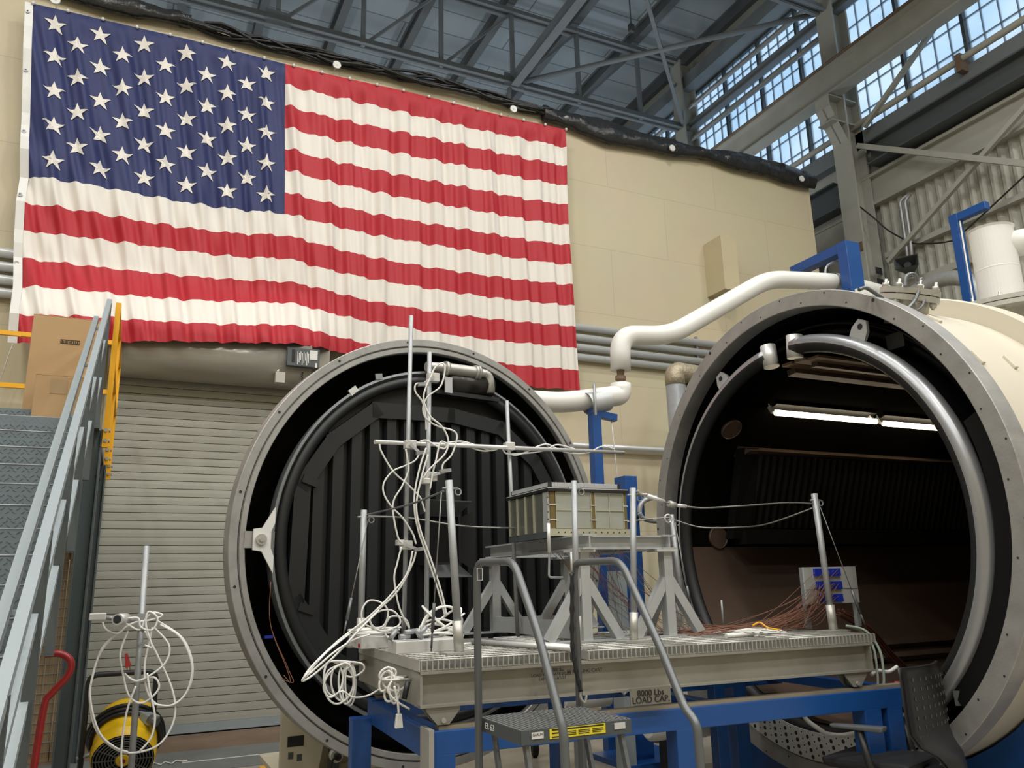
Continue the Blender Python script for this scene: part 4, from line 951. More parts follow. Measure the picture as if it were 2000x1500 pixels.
Q3 = post(1010, 1190, 990, 783, 5.24, .0145, 'thin aluminium pole behind the payload left corner', False)
tag(MB().cyl(*[(lambda b: V((b.x, b.y, DZ)))(aty(1413, 1218, 4.9)), aty(1409, 1172, 4.9)], .008, 8).build('short_rod', galv), 'short thin rod standing on the deck right of the payload stand', 'rod')
# horizontal aluminium bar
BY = lambda u: 4.91+(u-732)*(5.22-4.91)/(990-732)
hb = thing('cross_bar', 'long thin aluminium bar clamped level across the tall poles', 'bar', aty(975, 872, 4.93))
MB().tube([aty(732, 863, BY(732)), aty(1218, 884, BY(1218))], .0145, 12).build('bar_tube', alum_l, hb)
def clamp(u, v, Y, parent, s=1.0, arm=None):
    p = aty(u, v, Y); m = MB(); m.box(p.x-.03*s, p.x+.045*s, p.y-.03, p.y+.02, p.z-.028*s, p.z+.028*s)
    c = m.build('clamp', alum_l, parent, bevel=.004)
    if arm:
        q = aty(*arm, Y-.05); MB().bar(p+V((0, -.03, 0)), q, .02, .018).build('clamp_handle', alum, c); 
        MB().bar(q-V((.03, 0, 0)), q+V((.04, 0, .01)), .03, .022).build('clamp_jaw', galv, c)
clamp(798, 869, 4.92, hb, 1, (822, 886)); clamp(992, 872, 5.2, hb); 
b = [o for o in bpy.data.objects if o.get('label', '').startswith('second tall')][0]
clamp(843, 738, 4.71, b, 1, (826, 752)); clamp(838, 931, 4.71, b, 1, (868, 921)); clamp(829, 940, 4.69, b, .6)
b = [o for o in bpy.data.objects if o.get('label', '').startswith('tallest')][0]
clamp(790, 1065, 4.94, b, 1, (818, 1074)); clamp(779, 1060, 4.92, b, .6)
# safety ropes
def rope_o(pts, r, label, m=rope, cat='rope', nm='wire_rope'): return tag(MB().tube(spline(pts, 10), r, 6).build(nm, m), label, cat)
top = lambda P_, dz=.05, dx=.02: P_[1]+V((dx, 0, -dz))
rope_o([top(P4, .06, -.03), aty(800, 985, 4.5), top(P5, .03, .02)], .006, 'dark wire rope strung from the front left post to the back left post', gun)
rope_o([top(P5, .04, .02), aty(800, 1012, 5.11), aty(900, 1027, 5.1), aty(993, 1031, 5.1), aty(1150, 1030, 5.1), aty(1250, 1016, 5.1), top(P8, .02)], .006, 'wire rope strung along the back of the cart behind the payload')
rope_o([top(P7, .04), aty(1262, 968, 4.2), aty(1300, 981, 4.16), aty(1334, 988, 4.15), aty(1375, 992, 4.13), aty(1450, 988, 4.1), aty(1540, 982, 4.08), top(P9, .07)], .0055, 'upper grey wire rope from turnbuckle to the right end post')
rope_o([top(P8, .04), aty(1325, 1018, 5.0), aty(1370, 1030, 4.9), aty(1440, 1030, 4.7), aty(1500, 1023, 4.4), aty(1588, 992, 4.1)], .0055, 'lower slack wire rope from ring to the right end post')
t = thing('turnbuckle', 'bright turnbuckle and shackle on the upper rope right of the payload', 'turnbuckle', aty(1290, 978, 4.17))
MB().cyl(aty(1264, 968, 4.19), aty(1297, 980, 4.17), .014, 10).build('body', alum_l, t); MB().cyl(aty(1306, 983, 4.16), aty(1318, 987, 4.16), .02, 10).build('shackle', stain, t)
MB().cyl(aty(1322, 987, 4.15), aty(1340, 989, 4.15), .011, 10).build('ferrule', alum_l, t); MB().tube(spline([aty(1245, 958, 4.2), aty(1252, 965, 4.2), aty(1263, 966, 4.2)]), .009, 8).build('hook', stain, t)
p = aty(1305, 1013, 5.0); tag(MB().tube([p+V((.03*math.cos(k*.4), 0, .03*math.sin(k*.4))) for k in range(16)], .007, 8, closed=True).build('snap_ring', alum_l), 'round bright ring on the thin post behind the right payload leg', 'ring')
def stay(p0, p1, label):
    p0 = V(p0); p1 = V(p1); t = thing('guy_wire', label, 'guy wire', p0, 0, 'guy wires of the deck posts')
    MB().tube([p0, p1], .0035, 6).build('wire', rope, t); MB().tube([p1.lerp(p0, .30), p1.lerp(p0, .12)], .010, 8).build('turnbuckle', gun, t)
    MB().tube([p1.lerp(p0, .12), p1.lerp(p0, .02)], .006, 8).build('hook', gun, t)
stay(top(P5, .05, .03), aty(671, 1240, 5.0), 'guy wire slanting from the back left post to the deck corner')
stay(aty(862, 962, 4.13), aty(842, 1272, 4.3), 'guy wire hanging beside the leaning front left post')
stay(top(P9, .06, .03), aty(1692, 1228, 4.0), 'guy wire slanting from the right end post to the deck corner')
stay(top(P8, .06, .03), aty(1352, 1200, 4.95), 'guy wire beside the thin post behind the right payload leg')
# ---- payload stand
SY = 4.42; A = aty(1140, 1150, SY); B = aty(1303, 1150, SY); FYs = atx(968, 1150, A.x+.005).y
zt = aty(1140, 1045, SY).z
ps = thing('payload_stand', 'grey aluminium stand of four braced legs under the payload', 'stand', ((A.x+B.x)/2, (SY+FYs)/2, DZ))
XL = A.x; XRr = B.x; ZB = zt-.025
zl0 = ZB-.08
for x, y, n_ in ((XL, SY, 0), (XRr, SY, 1), (XL, FYs, 2), (XRr, FYs, 3)):
    lg = MB().box(x-.032, x+.032, y-.032, y+.032, DZ+.012, zl0).build('leg', alum, ps)
    MB().box(x-.1, x+.06, y-.06, y+.06, zl0, zl0+.014).build('cap_plate', alum_l, lg)
    MB().box(x-.3, x+.3, y-.05, y+.05, DZ+.001, DZ+.012).build('foot_plate', alum, lg)
    zz = DZ+.36
    dirs = [(-.26, 0), (.24, 0)]+([(0, .26)] if y == SY else [])
    for dx, dy in dirs: MB().bar((x+dx*.06, y+dy*.06-.002, zz), (x+dx, y+dy-.002, DZ+.012), .058, .05, up=(0, -1, 0) if dx else (1, 0, 0)).build('brace', alum, lg)
MB().ibeam((XL, SY-.1, ZB-.02), (XL, FYs+.06, ZB-.02), .09, .1, .01).build('top_beam', alum, ps); MB().ibeam((XRr, SY-.06, ZB-.02), (XRr, FYs+.06, ZB-.02), .09, .1, .01).build('top_beam', alum, ps)
MB().ibeam((XL+.02, SY+.0, ZB-.022), (XRr+.04, SY+.0, ZB-.022), .085, .08, .01).build('top_beam', alum, ps); MB().ibeam((XL+.02, FYs, ZB-.022), (XRr+.04, FYs, ZB-.022), .085, .08, .01).build('top_beam', alum, ps)
MB().box(XL-.03, XL-.015, SY+.05, FYs-.05, DZ+.015, DZ+.12).build('lower_beam', alum, ps); MB().box(XL+.05, XRr-.05, FYs-.02, FYs+.02, DZ+.015, DZ+.11).build('lower_beam', alum, ps)
crk = MB(); crk.tube(fillet([aty(1071, 1022, 4.3), aty(1073, 1075, 4.3), aty(1072, 1128, 4.3), aty(1099, 1128, 4.3)], .02), .007, 8); crk.build('crank_handle', galv, ps)
MB().tube([aty(1071, 1022, 4.3), aty(1073, 1080, 4.3)], .011, 8).build('crank_sleeve', alum_l, ps)
# ---- payload
PYy = 4.58; E0 = aty(1072, 1000, PYy); XR_ = aty(1222, 1000, PYy).x; YF = atx(994, 1000, E0.x).y
zb = zt+.004; zr = aty(1072, 957, PYy).z; zc_ = aty(1072, 941, PYy).z; XL_ = E0.x
pb = thing('satellite_payload', 'boxy satellite payload with grey glass panels and amber corners on the stand', 'payload', ((XL_+XR_)/2, (PYy+YF)/2, zb))
ins = .012
MB().box(XL_+ins, XR_-ins, PYy+ins, YF-ins, zb, zr).build('core', grey_dk, pb)
H = zr-zb; W_ = XR_-XL_
rail_m = mat('tan_rail', (176, 174, 152), .45, .2)
MB().box(XL_-.005, XR_+.03, PYy-.012, PYy+.01, zb, zb+.045).build('base_rail', rail_m, pb); MB().box(XL_-.005, XL_+.01, PYy, YF, zb-.01, zb+.03).build('base_rail', grey_dk, pb)
for k in range(12): x = XL_+.06+k*(W_-.08)/11; MB().lathe([(.0005, 0), (.005, 0)], (x, PYy-.0135, zb+.022), (0, -1, 0), 8, flip=False).build('rail_hole', dark_m, pb)
MB().box(XL_-.012, XR_+.02, PYy-.02, YF+.02, zr-.008, zr+.01).build('dark_rim', black_pl, pb)
MB().box(XL_-.01, XR_+.015, PYy-.015, YF+.015, zr+.01, zr+.016).build('silver_edge', alum_l, pb)
m = MB(); x0, x1, y0, y1 = XL_+.01, XR_-.03, PYy+.01, YF-.02; z0, z1 = zr+.016, zc_
ridge = mat('ribbed_top', (196, 198, 200), .4, .3)
for (a, b_, c, d) in ((x0, x1, y0, y0+.012), (x0, x1, y1-.012, y1), (x0, x0+.012, y0, y1), (x1-.012, x1, y0, y1)): m.box(a, b_, c, d, z0, z1)
m.box(x0, x1, y0, y1, z0, z0+.01)
for k in range(60): x = x0+(x1-x0)*k/60; m.box(x, x+.003, y0-.004, y0, z0+.004, z1-.002)
m.build('top_tray', ridge, pb)
for x in (x0, x1-.02): MB().box(x, x+.02, y0-.006, y0-.004, z0, z1).build('black_corner', black_pl, pb)
def pan(x0, x1, z0, z1, nx):
    t_ = MB().box(x0, x1, PYy-.002, PYy+.012, z0, z1).build('front_panel', panel_g, pb); f = MB(); e = .005
    for x in [x0, x1]+[x0+(x1-x0)*k/nx for k in range(1, nx)]: f.box(x-.0025, x+.0025, PYy-.008, PYy-.002, z0, z1)
    for z in (z0, (z0+z1)/2, z1): f.box(x0, x1, PYy-.0085, PYy-.002, z-.0025, z+.0025)
    f.build('panel_frame', rail_m, t_)
xm = XL_+W_*.56
pan(XL_+.05, xm-.014, zb+.05, zr-.012, 1); pan(xm+.016, XR_-.02, zb+.05, zr-.012, 2)
for x, w2 in ((XL_+.026, .034), (xm, .024), (XR_-.005, .02)):
    s_ = MB().box(x-w2/2, x+w2/2, PYy-.006, PYy+.012, zb+.045, zr-.01).build('amber_strip', gold, pb)
    for z in (zb+H*.35, zb+H*.68): MB().box(x-w2/2-.008, x+w2/2+.008, PYy-.011, PYy-.004, z-.003, z+.003).build('strip_tie', alum_l, s_)
LW = YF-PYy
for k in range(4):
    ya = PYy+.08+(LW-.1)*k/4; yb_ = PYy+.08+(LW-.1)*(k+1)/4-.012
    s_ = MB().box(XL_-.002, XL_+.012, ya, yb_, zb+.03, zr-.012).build('side_panel', mat('dark_panel_glass', (104, 106, 98), .25, .1, var=.2), pb)
    MB().box(XL_-.01, XL_-.002, yb_-.004, yb_+.016, zb+.03, zr-.012).build('panel_mullion', rail_m, s_)
MB().box(XL_-.006, XL_+.012, PYy+.005, PYy+.07, zb+.03, zr-.01).build('edge_plate', alum, pb)
for k in range(5): MB().sphere((XL_-.004, PYy+.006, zb+.06+k*H*.16), .006, 8).build('edge_bolt', gold, pb)
# fine wires hanging from the payload
t = MB(); rnd = random.Random(4)
for k in range(34):
    s0 = V((XL_+W_*rnd.uniform(.1, .95), PYy+rnd.uniform(.0, .4), zb)) if k % 3 else V((XR_+.05, PYy+.3, zb+.1)); e0 = V((XRr+rnd.uniform(-.25, .55), rnd.uniform(4.5, 5.0), DZ+.01))
    mid = s0.lerp(e0, .5)+V((rnd.uniform(-.08, .08), rnd.uniform(-.03, .05), -rnd.uniform(.02, .14)))
    t.tube(spline([s0, mid, e0], 8), .0016, 4, k % 3 == 0)
tag(t.build('sensor_wires', [copper, mat('grey_wire', (120, 112, 108), .5)]), 'tangle of hair-thin copper and grey wires hanging from payload to deck', 'wires', kind='stuff')
# ---- connector panel
p0 = aty(1567, 1108, 4.42); p1 = aty(1668, 1104, 4.42); zbm = aty(1572, 1181, 4.42).z
t = thing('connector_panel', 'grey upright panel with blue connector blocks at the right end of the deck', 'panel', ((p0.x+p1.x)/2, 4.42, DZ))
MB().box(p0.x, p1.x, 4.41, 4.425, zbm, p0.z).build('face_plate', mat('panel_grey', (178, 180, 176), .5), t)
for x in (p0.x+.02, p1.x-.005): MB().box(x-.016, x+.016, 4.426, 4.46, DZ, p0.z).build('upright', galv, t)
MB().box(p0.x, p1.x, 4.4085, 4.41, (zbm+p0.z)/2-.03, (zbm+p0.z)/2-.027).build('seam', dark_m, t)
for r, (v0, ua, ub) in enumerate(((1118, 1588, 1638), (1143, 1593, 1641), (1168, 1597, 1643))):
    for k in range(2):
        a = aty(ua+k*(ub-ua)*.52, v0, 4.41); b = aty(ua+(ub-ua)*(.46+.54*k), v0, 4.41); MB().box(a.x, b.x, 4.39, 4.409, a.z-.026, a.z+.026).build('connector_block', conn_b, t)
m = MB(); rnd = random.Random(8)
for k in range(50):
    s0 = aty(rnd.uniform(1590, 1640), rnd.choice((1118, 1143, 1168))+rnd.uniform(-5, 5), 4.385); f = rnd.random()
    e0 = V((aty(1440+90*f, 1230, 4.4).x, 4.3+rnd.uniform(-.1, .5), DZ+.008+.02*rnd.random()))
    mid = s0.lerp(e0, .45)+V((rnd.uniform(-.06, .06), -.03*rnd.random(), -.05*rnd.random()-.03)); m.tube(spline([s0, mid, e0], 7), .002, 4)
for k in range(26):
    y = 4.35+rnd.uniform(-.08, .5); m.tube(spline([V((3.35+rnd.uniform(-.2, .2), y, DZ+.01)), V((3.65, y+rnd.uniform(-.15, .15), DZ+.02+.03*rnd.random())), V((3.95+rnd.uniform(-.1, .2), y+rnd.uniform(-.1, .1), DZ+.01))], 5), .003, 4)
tag(m.build('copper_harness', copper), 'fan of copper-brown wires spreading from the blue connectors onto the deck', 'wires', kind='stuff')
m = MB()
for k in range(16):
    o = V((rnd.uniform(-.03, .03), rnd.uniform(-.03, .03), rnd.uniform(-.02, .02)))
    m.tube(spline([aty(1640, 1195, 4.6)+o, aty(1690, 1225, 4.55)+o, aty(1735, 1275, 4.6)+o, aty(1775, 1330, 4.7)+o, V((5.0, 4.6, .72))+o], 7), .006, 5)
tag(m.build('copper_trunk', mat('dark_copper', (96, 56, 42), .5)), 'thick dark copper cable trunk drooping off the right end of the cart into the chamber', 'wires', kind='stuff')
rope_o([aty(1652, 1222, 4.02), aty(1685, 1235, 3.95), aty(1706, 1265, 3.9), aty(1714, 1320, 3.88), aty(1714, 1360, 3.88)], .008, 'pale green braided cord hanging over the right end of the deck, left strand', mat('pale_green_cord', (150, 164, 150), .6), 'cord', 'braided_cord')
rope_o([aty(1652, 1222, 4.0), aty(1690, 1232, 3.93), aty(1718, 1270, 3.88), aty(1726, 1320, 3.86), aty(1726, 1355, 3.86), aty(1740, 1370, 3.86), aty(1765, 1368, 3.86)], .009, 'pale green braided cord hanging over the right end of the deck, bent strand', MATS['pale_green_cord'], 'cord', 'braided_cord')
tag(MB().tube(spline([aty(1702, 1318, 3.95), aty(1715, 1310, 3.95), aty(1735, 1312, 3.95), aty(1752, 1302, 3.95)]), .012, 8).build('white_lead', cable_w), 'white lead lying on the blue rail beside the office chair', 'cable')
p = aty(1745, 1335, 3.95); MB().cyl(p, p+EX*.12, .014, 10).build('red_handle', red_p, bf)
# loose white roll and cords on deck
m = MB()
for k in range(14):
    c = V((aty(1485, 1228, 4.15).x+rnd.uniform(-.15, .15), 4.15+rnd.uniform(-.05, .12), DZ+.01+.002*k)); r = rnd.uniform(.04, .12)
    m.tube([c+V((r*math.cos(q*.52), r*.5*math.sin(q*.52), .003*math.sin(q))) for q in range(12)], .004, 5, closed=True)
tag(m.build('white_lead_pile', cable_w), 'flat pile of white leads on the deck left of the connector panel', 'cables', kind='stuff')
tag(MB().tube(spline([aty(1470, 1222, 4.2), aty(1484, 1216, 4.2), aty(1500, 1226, 4.15), aty(1522, 1230, 4.12)]), .006, 6).build('yellow_lead', yellow), 'yellow lead lying on the white lead pile', 'cable')
tag(MB().tube([V((aty(1418, 1240, 4.05).x, 4.05, DZ+.016)), V((aty(1470, 1234, 4.08).x, 4.08, DZ+.016))], .014, 10).build('white_tube', white_pipe), 'short white tube lying on the deck edge near the lead pile', 'tube')
# aluminium blocks, tube clamps
def block(u0, v0, u1, Y, dy, h, label):
    a = aty(u0, v0, Y); b = aty(u1, v0, Y); return tag(MB().box(a.x, b.x, Y, Y+dy, DZ+.001, DZ+h).build('aluminium_block', alum_l, bevel=.003), label, 'block', 'aluminium ballast blocks')
block(774, 1270, 902, 4.36, .16, .065, 'long bright aluminium block on the grating under the clamp pile'); block(706, 1255, 760, 4.86, .3, .07, 'shorter aluminium block behind, under the thick white coil'); block(838, 1258, 886, 4.7, .12, .055, 'small aluminium block at the foot of the second tall pole')
for k, (u, v, an, lb) in enumerate(((768, 1240, 50, 'leftmost, leaning'), (790, 1243, 0, 'lying flat in the middle'), (800, 1234, 5, 'lying on top'), (818, 1238, -50, 'right, leaning'), (826, 1232, 45, 'rightmost, upright slant'))):
    c = aty(u, v, 4.43); c.z = max(c.z, DZ+.085); d = V((math.cos(math.radians(an)), .2, math.sin(math.radians(an)))).normalized()*.032
    tag(MB().tube([c-d, c+d], .0135, 12).build('tube_clamp', galv), 'short silver clamp tube '+lb+' in the pile on the block', 'clamp', 'clamp tubes on the block')
for k, (u1, lb) in enumerate(((1120, 'left'), (1132, 'right'))):
    e = aty(u1, 1282, 3.84); e.z = DZ+.018; s0 = V((aty(905+k*8, 1255, 4.9).x+.12*k, 4.75, DZ+.018)); d = (s0-e).normalized()
    t = thing('loose_pipe', lb+' of two loose aluminium pipes lying across the deck with open ends out', 'pipe', e)
    MB().tube([e, s0], .0155, 14).build('wall', alum_l, t); MB().lathe([(.0005, -.001), (.012, -.001)], e, d, 14, flip=True).build('bore', dark_m, t)
# ---- white cables
def cab(pts, Y, label, r=.0056, n=6, nm='white_cable', tilt=None):
    P_ = [aty(u, v, (Y[i] if isinstance(Y, (list, tuple)) else Y)) for i, (u, v) in enumerate(pts)]
    for q in P_:
        if 1.2 < q.z < DZ+.008 and CO.y < q.y < 5.3 and q.x > 1.4: q.z = DZ+.012
    return tag(MB().tube(spline(P_, n), r, 6).build(nm, cable_w), label, 'cable', 'white coaxial cables')
def px(pts, ox, oy, s): return [(ox+x/s, oy+y/s) for x, y in pts]
c8 = lambda L: px(L, 450, 600, 4)
cab(c8([(1560, 560), (1600, 470), (1660, 438), (1675, 500), (1640, 620), (1540, 700), (1505, 790), (1530, 870), (1620, 930), (1740, 965), (1770, 1020), (1730, 1150), (1665, 1220), (1655, 1270)]), 4.66, 'white cable snaking down from the top clamp of the second pole')
cab(c8([(1500, 600), (1450, 600), (1445, 660), (1500, 740), (1525, 850), (1530, 960)]), 4.67, 'white cable looped left of the second pole top')
cab(c8([(1560, 560), (1530, 620), (1510, 720), (1560, 850), (1650, 930), (1700, 1030), (1680, 1140), (1560, 1260), (1500, 1340)]), 4.64, 'white cable curling right of the second pole above the bar')
cab(c8([(1165, 1070), (1180, 1130), (1270, 1280), (1380, 1380), (1460, 1460), (1490, 1500), (1520, 1600)]), 4.88, 'white cable dropping from the left end of the bar')
cab(c8([(1475, 1150), (1440, 1200), (1360, 1240), (1270, 1280), (1200, 1370), (1200, 1460), (1260, 1560), (1340, 1640), (1420, 1760), (1450, 1850)]), 4.86, 'white cable looping left of the tallest pole under the bar')
cab(c8([(1370, 1110), (1385, 1200), (1390, 1280), (1340, 1400), (1280, 1500), (1270, 1600), (1310, 1800), (1345, 1840)]), 4.84, 'white cable wound along the tallest pole below the bar')
cab(c8([(1480, 1050), (1530, 1040), (1600, 1080), (1670, 1105), (1690, 1070), (1640, 1055), (1610, 1180), (1580, 1300), (1560, 1420)]), 4.66, 'white cable loop hanging at the crossing of bar and second pole')
cab(c8([(1530, 1100), (1480, 1250), (1440, 1450), (1440, 1600), (1470, 1750), (1520, 1900), (1620, 2200), (1680, 2420)]), 4.63, 'white cable running down left of the second pole to the deck')
cab(c8([(1545, 1150), (1500, 1300), (1460, 1480), (1455, 1600), (1490, 1760), (1560, 1950), (1650, 2230), (1690, 2410)]), 4.62, 'white cable next to its twin left of the second pole')
cab(px([(1420, 1250), (1480, 1100), (1440, 1200), (1330, 1320), (1180, 1440), (1050, 1560), (900, 1680), (720, 1860), (680, 1990), (760, 1950), (950, 1800), (1100, 1650), (1200, 1560)], 420, 640, 4), 4.62, 'thick white loop of cable hanging far out over the left end of the cart') if False else None
cab([(812, 1078), (806, 1100), (780, 1150), (740, 1190), (690, 1232), (640, 1272), (603, 1312), (590, 1330), (612, 1318), (655, 1280), (700, 1232), (740, 1192)], [4.7, 4.7, 4.7, 4.7, 4.7, 4.6, 4.5, 4.5, 4.5, 4.55, 4.6, 4.65], 'white cable thrown in a long loop past the left end of the cart')
cab([(806, 1076), (795, 1120), (765, 1160), (720, 1205), (660, 1252), (612, 1298), (594, 1322), (604, 1316), (650, 1276), (690, 1250), (722, 1240)], [4.68]*5+[4.52, 4.5, 4.5, 4.52, 4.6, 4.6], 'second white cable in the long loop past the left end')
cab([(784, 1068), (776, 1100), (770, 1130), (778, 1180), (790, 1210), (800, 1228)], 4.8, 'white cable falling from the lower clamp of the tallest pole')
for k, (cu, cv, ru, rv, Y, lb) in enumerate(((732, 1200, 26, 28, 4.75, 'upright loop of white cable behind the blocks'), (752, 1212, 30, 20, 4.7, 'leaning loop of white cable behind the blocks'), (775, 1228, 24, 26, 4.85, 'round loop of white cable near the tallest pole foot'))):
    cab([(cu+ru*math.cos(q*.7+k), cv+rv*math.sin(q*.7+k)+2*math.sin(q*1.9)) for q in range(13)], Y, lb)
def coil(c, r, n, label, seed, sq=.7, rr_=.0065, up=0.0):
    rn = random.Random(seed); pts = []
    for k in range(n*10):
        a = k*.628; R_ = r*(1+.18*math.sin(k*.37+seed)); pts.append(V((c[0]+R_*math.cos(a)+.02*math.sin(k*.21), c[1]+sq*R_*math.sin(a), c[2]+.004*k/10*1.2+up*(.5+.5*math.sin(a+k*.11))*abs(math.sin(k*.17)))))
    return tag(MB().tube(spline(pts, 3), rr_, 6).build('cable_coil', cable_w), label, 'cable', 'white coaxial cables')
c = aty(740, 1240, 4.9); coil((c.x, 4.98, DZ+.078), .13, 7, 'thick flat white cable coil on the rear block at the left end', 1)
c = aty(862, 1225, 4.62); coil((c.x, 4.62, DZ+.062), .12, 7, 'springy heap of white cable beside the leaning front left post', 2, .6, .0065, .16)
c = aty(875, 1252, 4.42); coil((c.x+.02, 4.5, DZ+.01), .12, 4, 'loose white cable loops lying on the grating right of the block', 6, .5)
# hanging coils on the pegs
def hang(loops, Y, label):     # closed loops hung from a peg, all one wound cable
    pts = []
    for k, (u, v, ru, rv, ph) in enumerate(loops):
        for q in range(9):
            a = -math.pi/2+q*math.pi/4; pts.append(aty(u+ru*math.cos(a+ph)*(1+.1*math.sin(q)), v+rv*math.sin(a), Y+.012*math.sin(k*2.1+q*.5)))
    return tag(MB().tube(spline(pts, 4), .0058, 6).build('hanging_coil', cable_w), label, 'cable', 'white coaxial cables')
hang([(668, 1333, 22, 36, 0), (660, 1337, 28, 38, .1), (676, 1335, 15, 40, 0), (680, 1338, 12, 38, .2), (650, 1325, 18, 34, 0), (690, 1308, 20, 14, .3), (684, 1336, 10, 42, 0)], 4.85, 'long white cable coil hung on the far pegs of the cart end')
hang([(756, 1318, 16, 14, .3), (770, 1335, 22, 14, 0), (764, 1352, 14, 18, .4), (778, 1338, 20, 10, .2), (770, 1350, 9, 24, 0), (752, 1330, 12, 20, .5)], 4.1, 'knotted white cable bundle hung on the near pegs of the cart end')
cab([(660, 1300), (640, 1320), (632, 1345), (645, 1362), (668, 1350), (690, 1362), (720, 1358), (745, 1343)], [4.75]*8, 'white cable sagging from the far pegs under the cart edge')
cab([(765, 1330), (758, 1350), (775, 1370), (800, 1385)], 4.05, 'white cable trailing from the near pegs toward the frame')
t = thing('hanging_plug', 'white connector plug dangling on a cord below the near pegs', 'plug', CL(-.1, .2, .98))
P_ = [aty(u, v, 4.05) for u, v in ((770, 1340), (776, 1365), (779, 1394))]; MB().tube(spline(P_, 5), .006, 6).build('cord', cable_w, t)
q = P_[-1]; MB().hexa([q+V((x*.02, y*.012, z)) for z in (-.065,) for x, y in ((-1, -1), (1, -1), (1, 1), (-1, 1))]+[q+V((x*.013, y*.01, 0)) for x, y in ((-1, -1), (1, -1), (1, 1), (-1, 1))]).build('plug_body', white_paint, t, bevel=.003)
q = aty(793, 1348, 4.0); tag(MB().cyl(q+V((.01, 0, .04)), q-V((.01, 0, .04)), .014, 10).build('black_plug', black_pl), 'black cylindrical plug hanging at the near corner of the cart end', 'plug')
q = aty(700, 1252, 4.9); q.z = DZ+.02; tag(MB().bar(q, q+V((.05, 0, .0)), .02, .02).build('red_plug', red_p), 'red plug on the deck corner beside the white coil', 'plug')
for k, (pts, lb) in enumerate((([(868, 866), (900, 862), (930, 870), (960, 880), (985, 872), (1000, 888), (1020, 886), (1050, 872), (1070, 868), (1095, 880), (1120, 886), (1150, 884), (1175, 872), (1200, 877)], 'wavy white cable woven along the right half of the level bar'), ([(888, 868), (910, 866), (925, 876), (950, 881), (978, 874), (990, 886), (1030, 885), (1062, 880), (1085, 869), (1105, 872), (1130, 880)], 'second white cable twisted along the level bar'))):
    cab(pts, [BY(u)-.025 for u, v in pts], lb, .006)
# low pipes and floor things behind the frame
t = thing('low_white_pipe', 'white jacketed pipe lying low behind the blue frame right of the ladder', 'pipe', aty(1360, 1418, 6.4))
MB().tube([aty(1262, 1418, 6.4), aty(1268, 1417, 6.4), aty(1500, 1398, 6.4)], .13, 22, radii=[.1, .13, .13]).build('jacket', white_pipe, t)
for u in (1300, 1440): q = aty(u, 1440, 6.4); MB().box(q.x-.04, q.x+.04, 6.35, 6.45, 0, q.z).build('pipe_foot', black_pl, t)
t = thing('sloped_white_pipe', 'white pipe with flared end seen between cart and ladder platform', 'pipe', aty(1150, 1358, 6.2))
MB().tube([aty(1098, 1358, 6.2), aty(1120, 1360, 6.2), aty(1190, 1366, 6.2)], .1, 20, radii=[.11, .1, .055]).build('jacket', white_pipe, t); q = aty(1130, 1380, 6.2); MB().box(q.x-.03, q.x+.03, 6.15, 6.25, 0, q.z-.02).build('pipe_foot', galv, t)
q = atz(1045, 1478, 0); t = thing('caster', 'single black caster wheel on the floor beyond the ladder platform', 'wheel', q)
MB().lathe([(.03, -.03), (.09, -.03), (.1, -.02), (.1, .02), (.09, .03), (.03, .03)], q+V((0, 0, .1)), (.9, -.3, 0), 24, flip=True).build('tyre', rubber, t); MB().lathe([(.001, -.02), (.035, -.02)], q+V((0, 0, .1)), (.9, -.3, 0), 14).build('hub', gun, t); MB().box(q.x-.03, q.x+.09, q.y-.05, q.y+.05, .2, .25).build('fork', gun, t)
q = atz(1325, 1442, 0); t = thing('leveling_base', 'dark bolted base plate of a blue pillar on the floor behind the frame', 'base', q)
MB().box(q.x-.35, q.x+.3, q.y-.1, q.y+.5, 0, .07).build('plate', grey_dk, t); MB().cyl(q+V((0, 0, .05)), q+V((0, 0, .2)), .025, 10).build('anchor_bolt', galv, t); MB().box(q.x-.2, q.x+.12, q.y+.1, q.y+.4, .07, 1.0).build('pillar', blue, t)
q = aty(658, 1477, 7.0); t = thing('wall_plug', 'black plug in a white round socket near the floor behind the door', 'plug', q); MB().cyl(q, q+V((0, .08, 0)), .05, 18).build('socket', white_paint, t); MB().cyl(q+V((0, -.05, 0)), q, .028, 12).build('plug_body', black_pl, t)
MB().tube(spline([q+V((0, -.05, 0)), q+V((-.06, -.08, -.03)), q+V((-.07, -.08, -.25))]), .01, 6).build('cord', black_pl, t); MB().box(q.x-.04, q.x+.04, q.y+.08, q.y+.14, 0, q.z+.05).build('socket_post', grey_dk, t)
tag(MB().tube([cfront(1201, 1337, .3), cfront(1219, 1356, .3), cfront(1239, 1336, .3)], .007, 6).build('vee_rod', alum_l), 'white V-shaped rod hanging under the cart left of the load sign', 'rod')
# ================================================================ STEP LADDER IN FRONT
LX0, LX1 = 1.452, 1.95; LY0, LY1 = 3.02, 3.43; LZ = 1.10
ld = thing('step_ladder', 'dark grey rolling step ladder with mesh platform and two hoop handrails before the cart', 'ladder', ((LX0+LX1)/2, 3.2, 0))
m = MB()
for k in range(26): x = LX0+(LX1-LX0)*k/25; m.box(x-.0035, x+.0035, LY0, LY1, LZ-.018, LZ)
for k in range(20): y = LY0+(LY1-LY0)*k/19; m.bar((LX0, y, LZ-.004), (LX1, y, LZ-.004), .004, .006)
m.build('platform_mesh', mat('platform_grey', (122, 124, 124), .45, .3), ld)
f = MB(); zz0, zz1 = LZ-.055, LZ-.002
f.box(LX0-.004, LX1+.004, LY0-.006, LY0, zz0, zz1); f.box(LX0-.004, LX1+.004, LY1, LY1+.006, zz0, zz1); f.box(LX0-.006, LX0, LY0, LY1, zz0, zz1); f.box(LX1, LX1+.006, LY0, LY1, zz0, zz1); f.build('platform_frame', grey_dk, ld)
def fr_x(u): return aty(u, 1415, LY0-.008).x
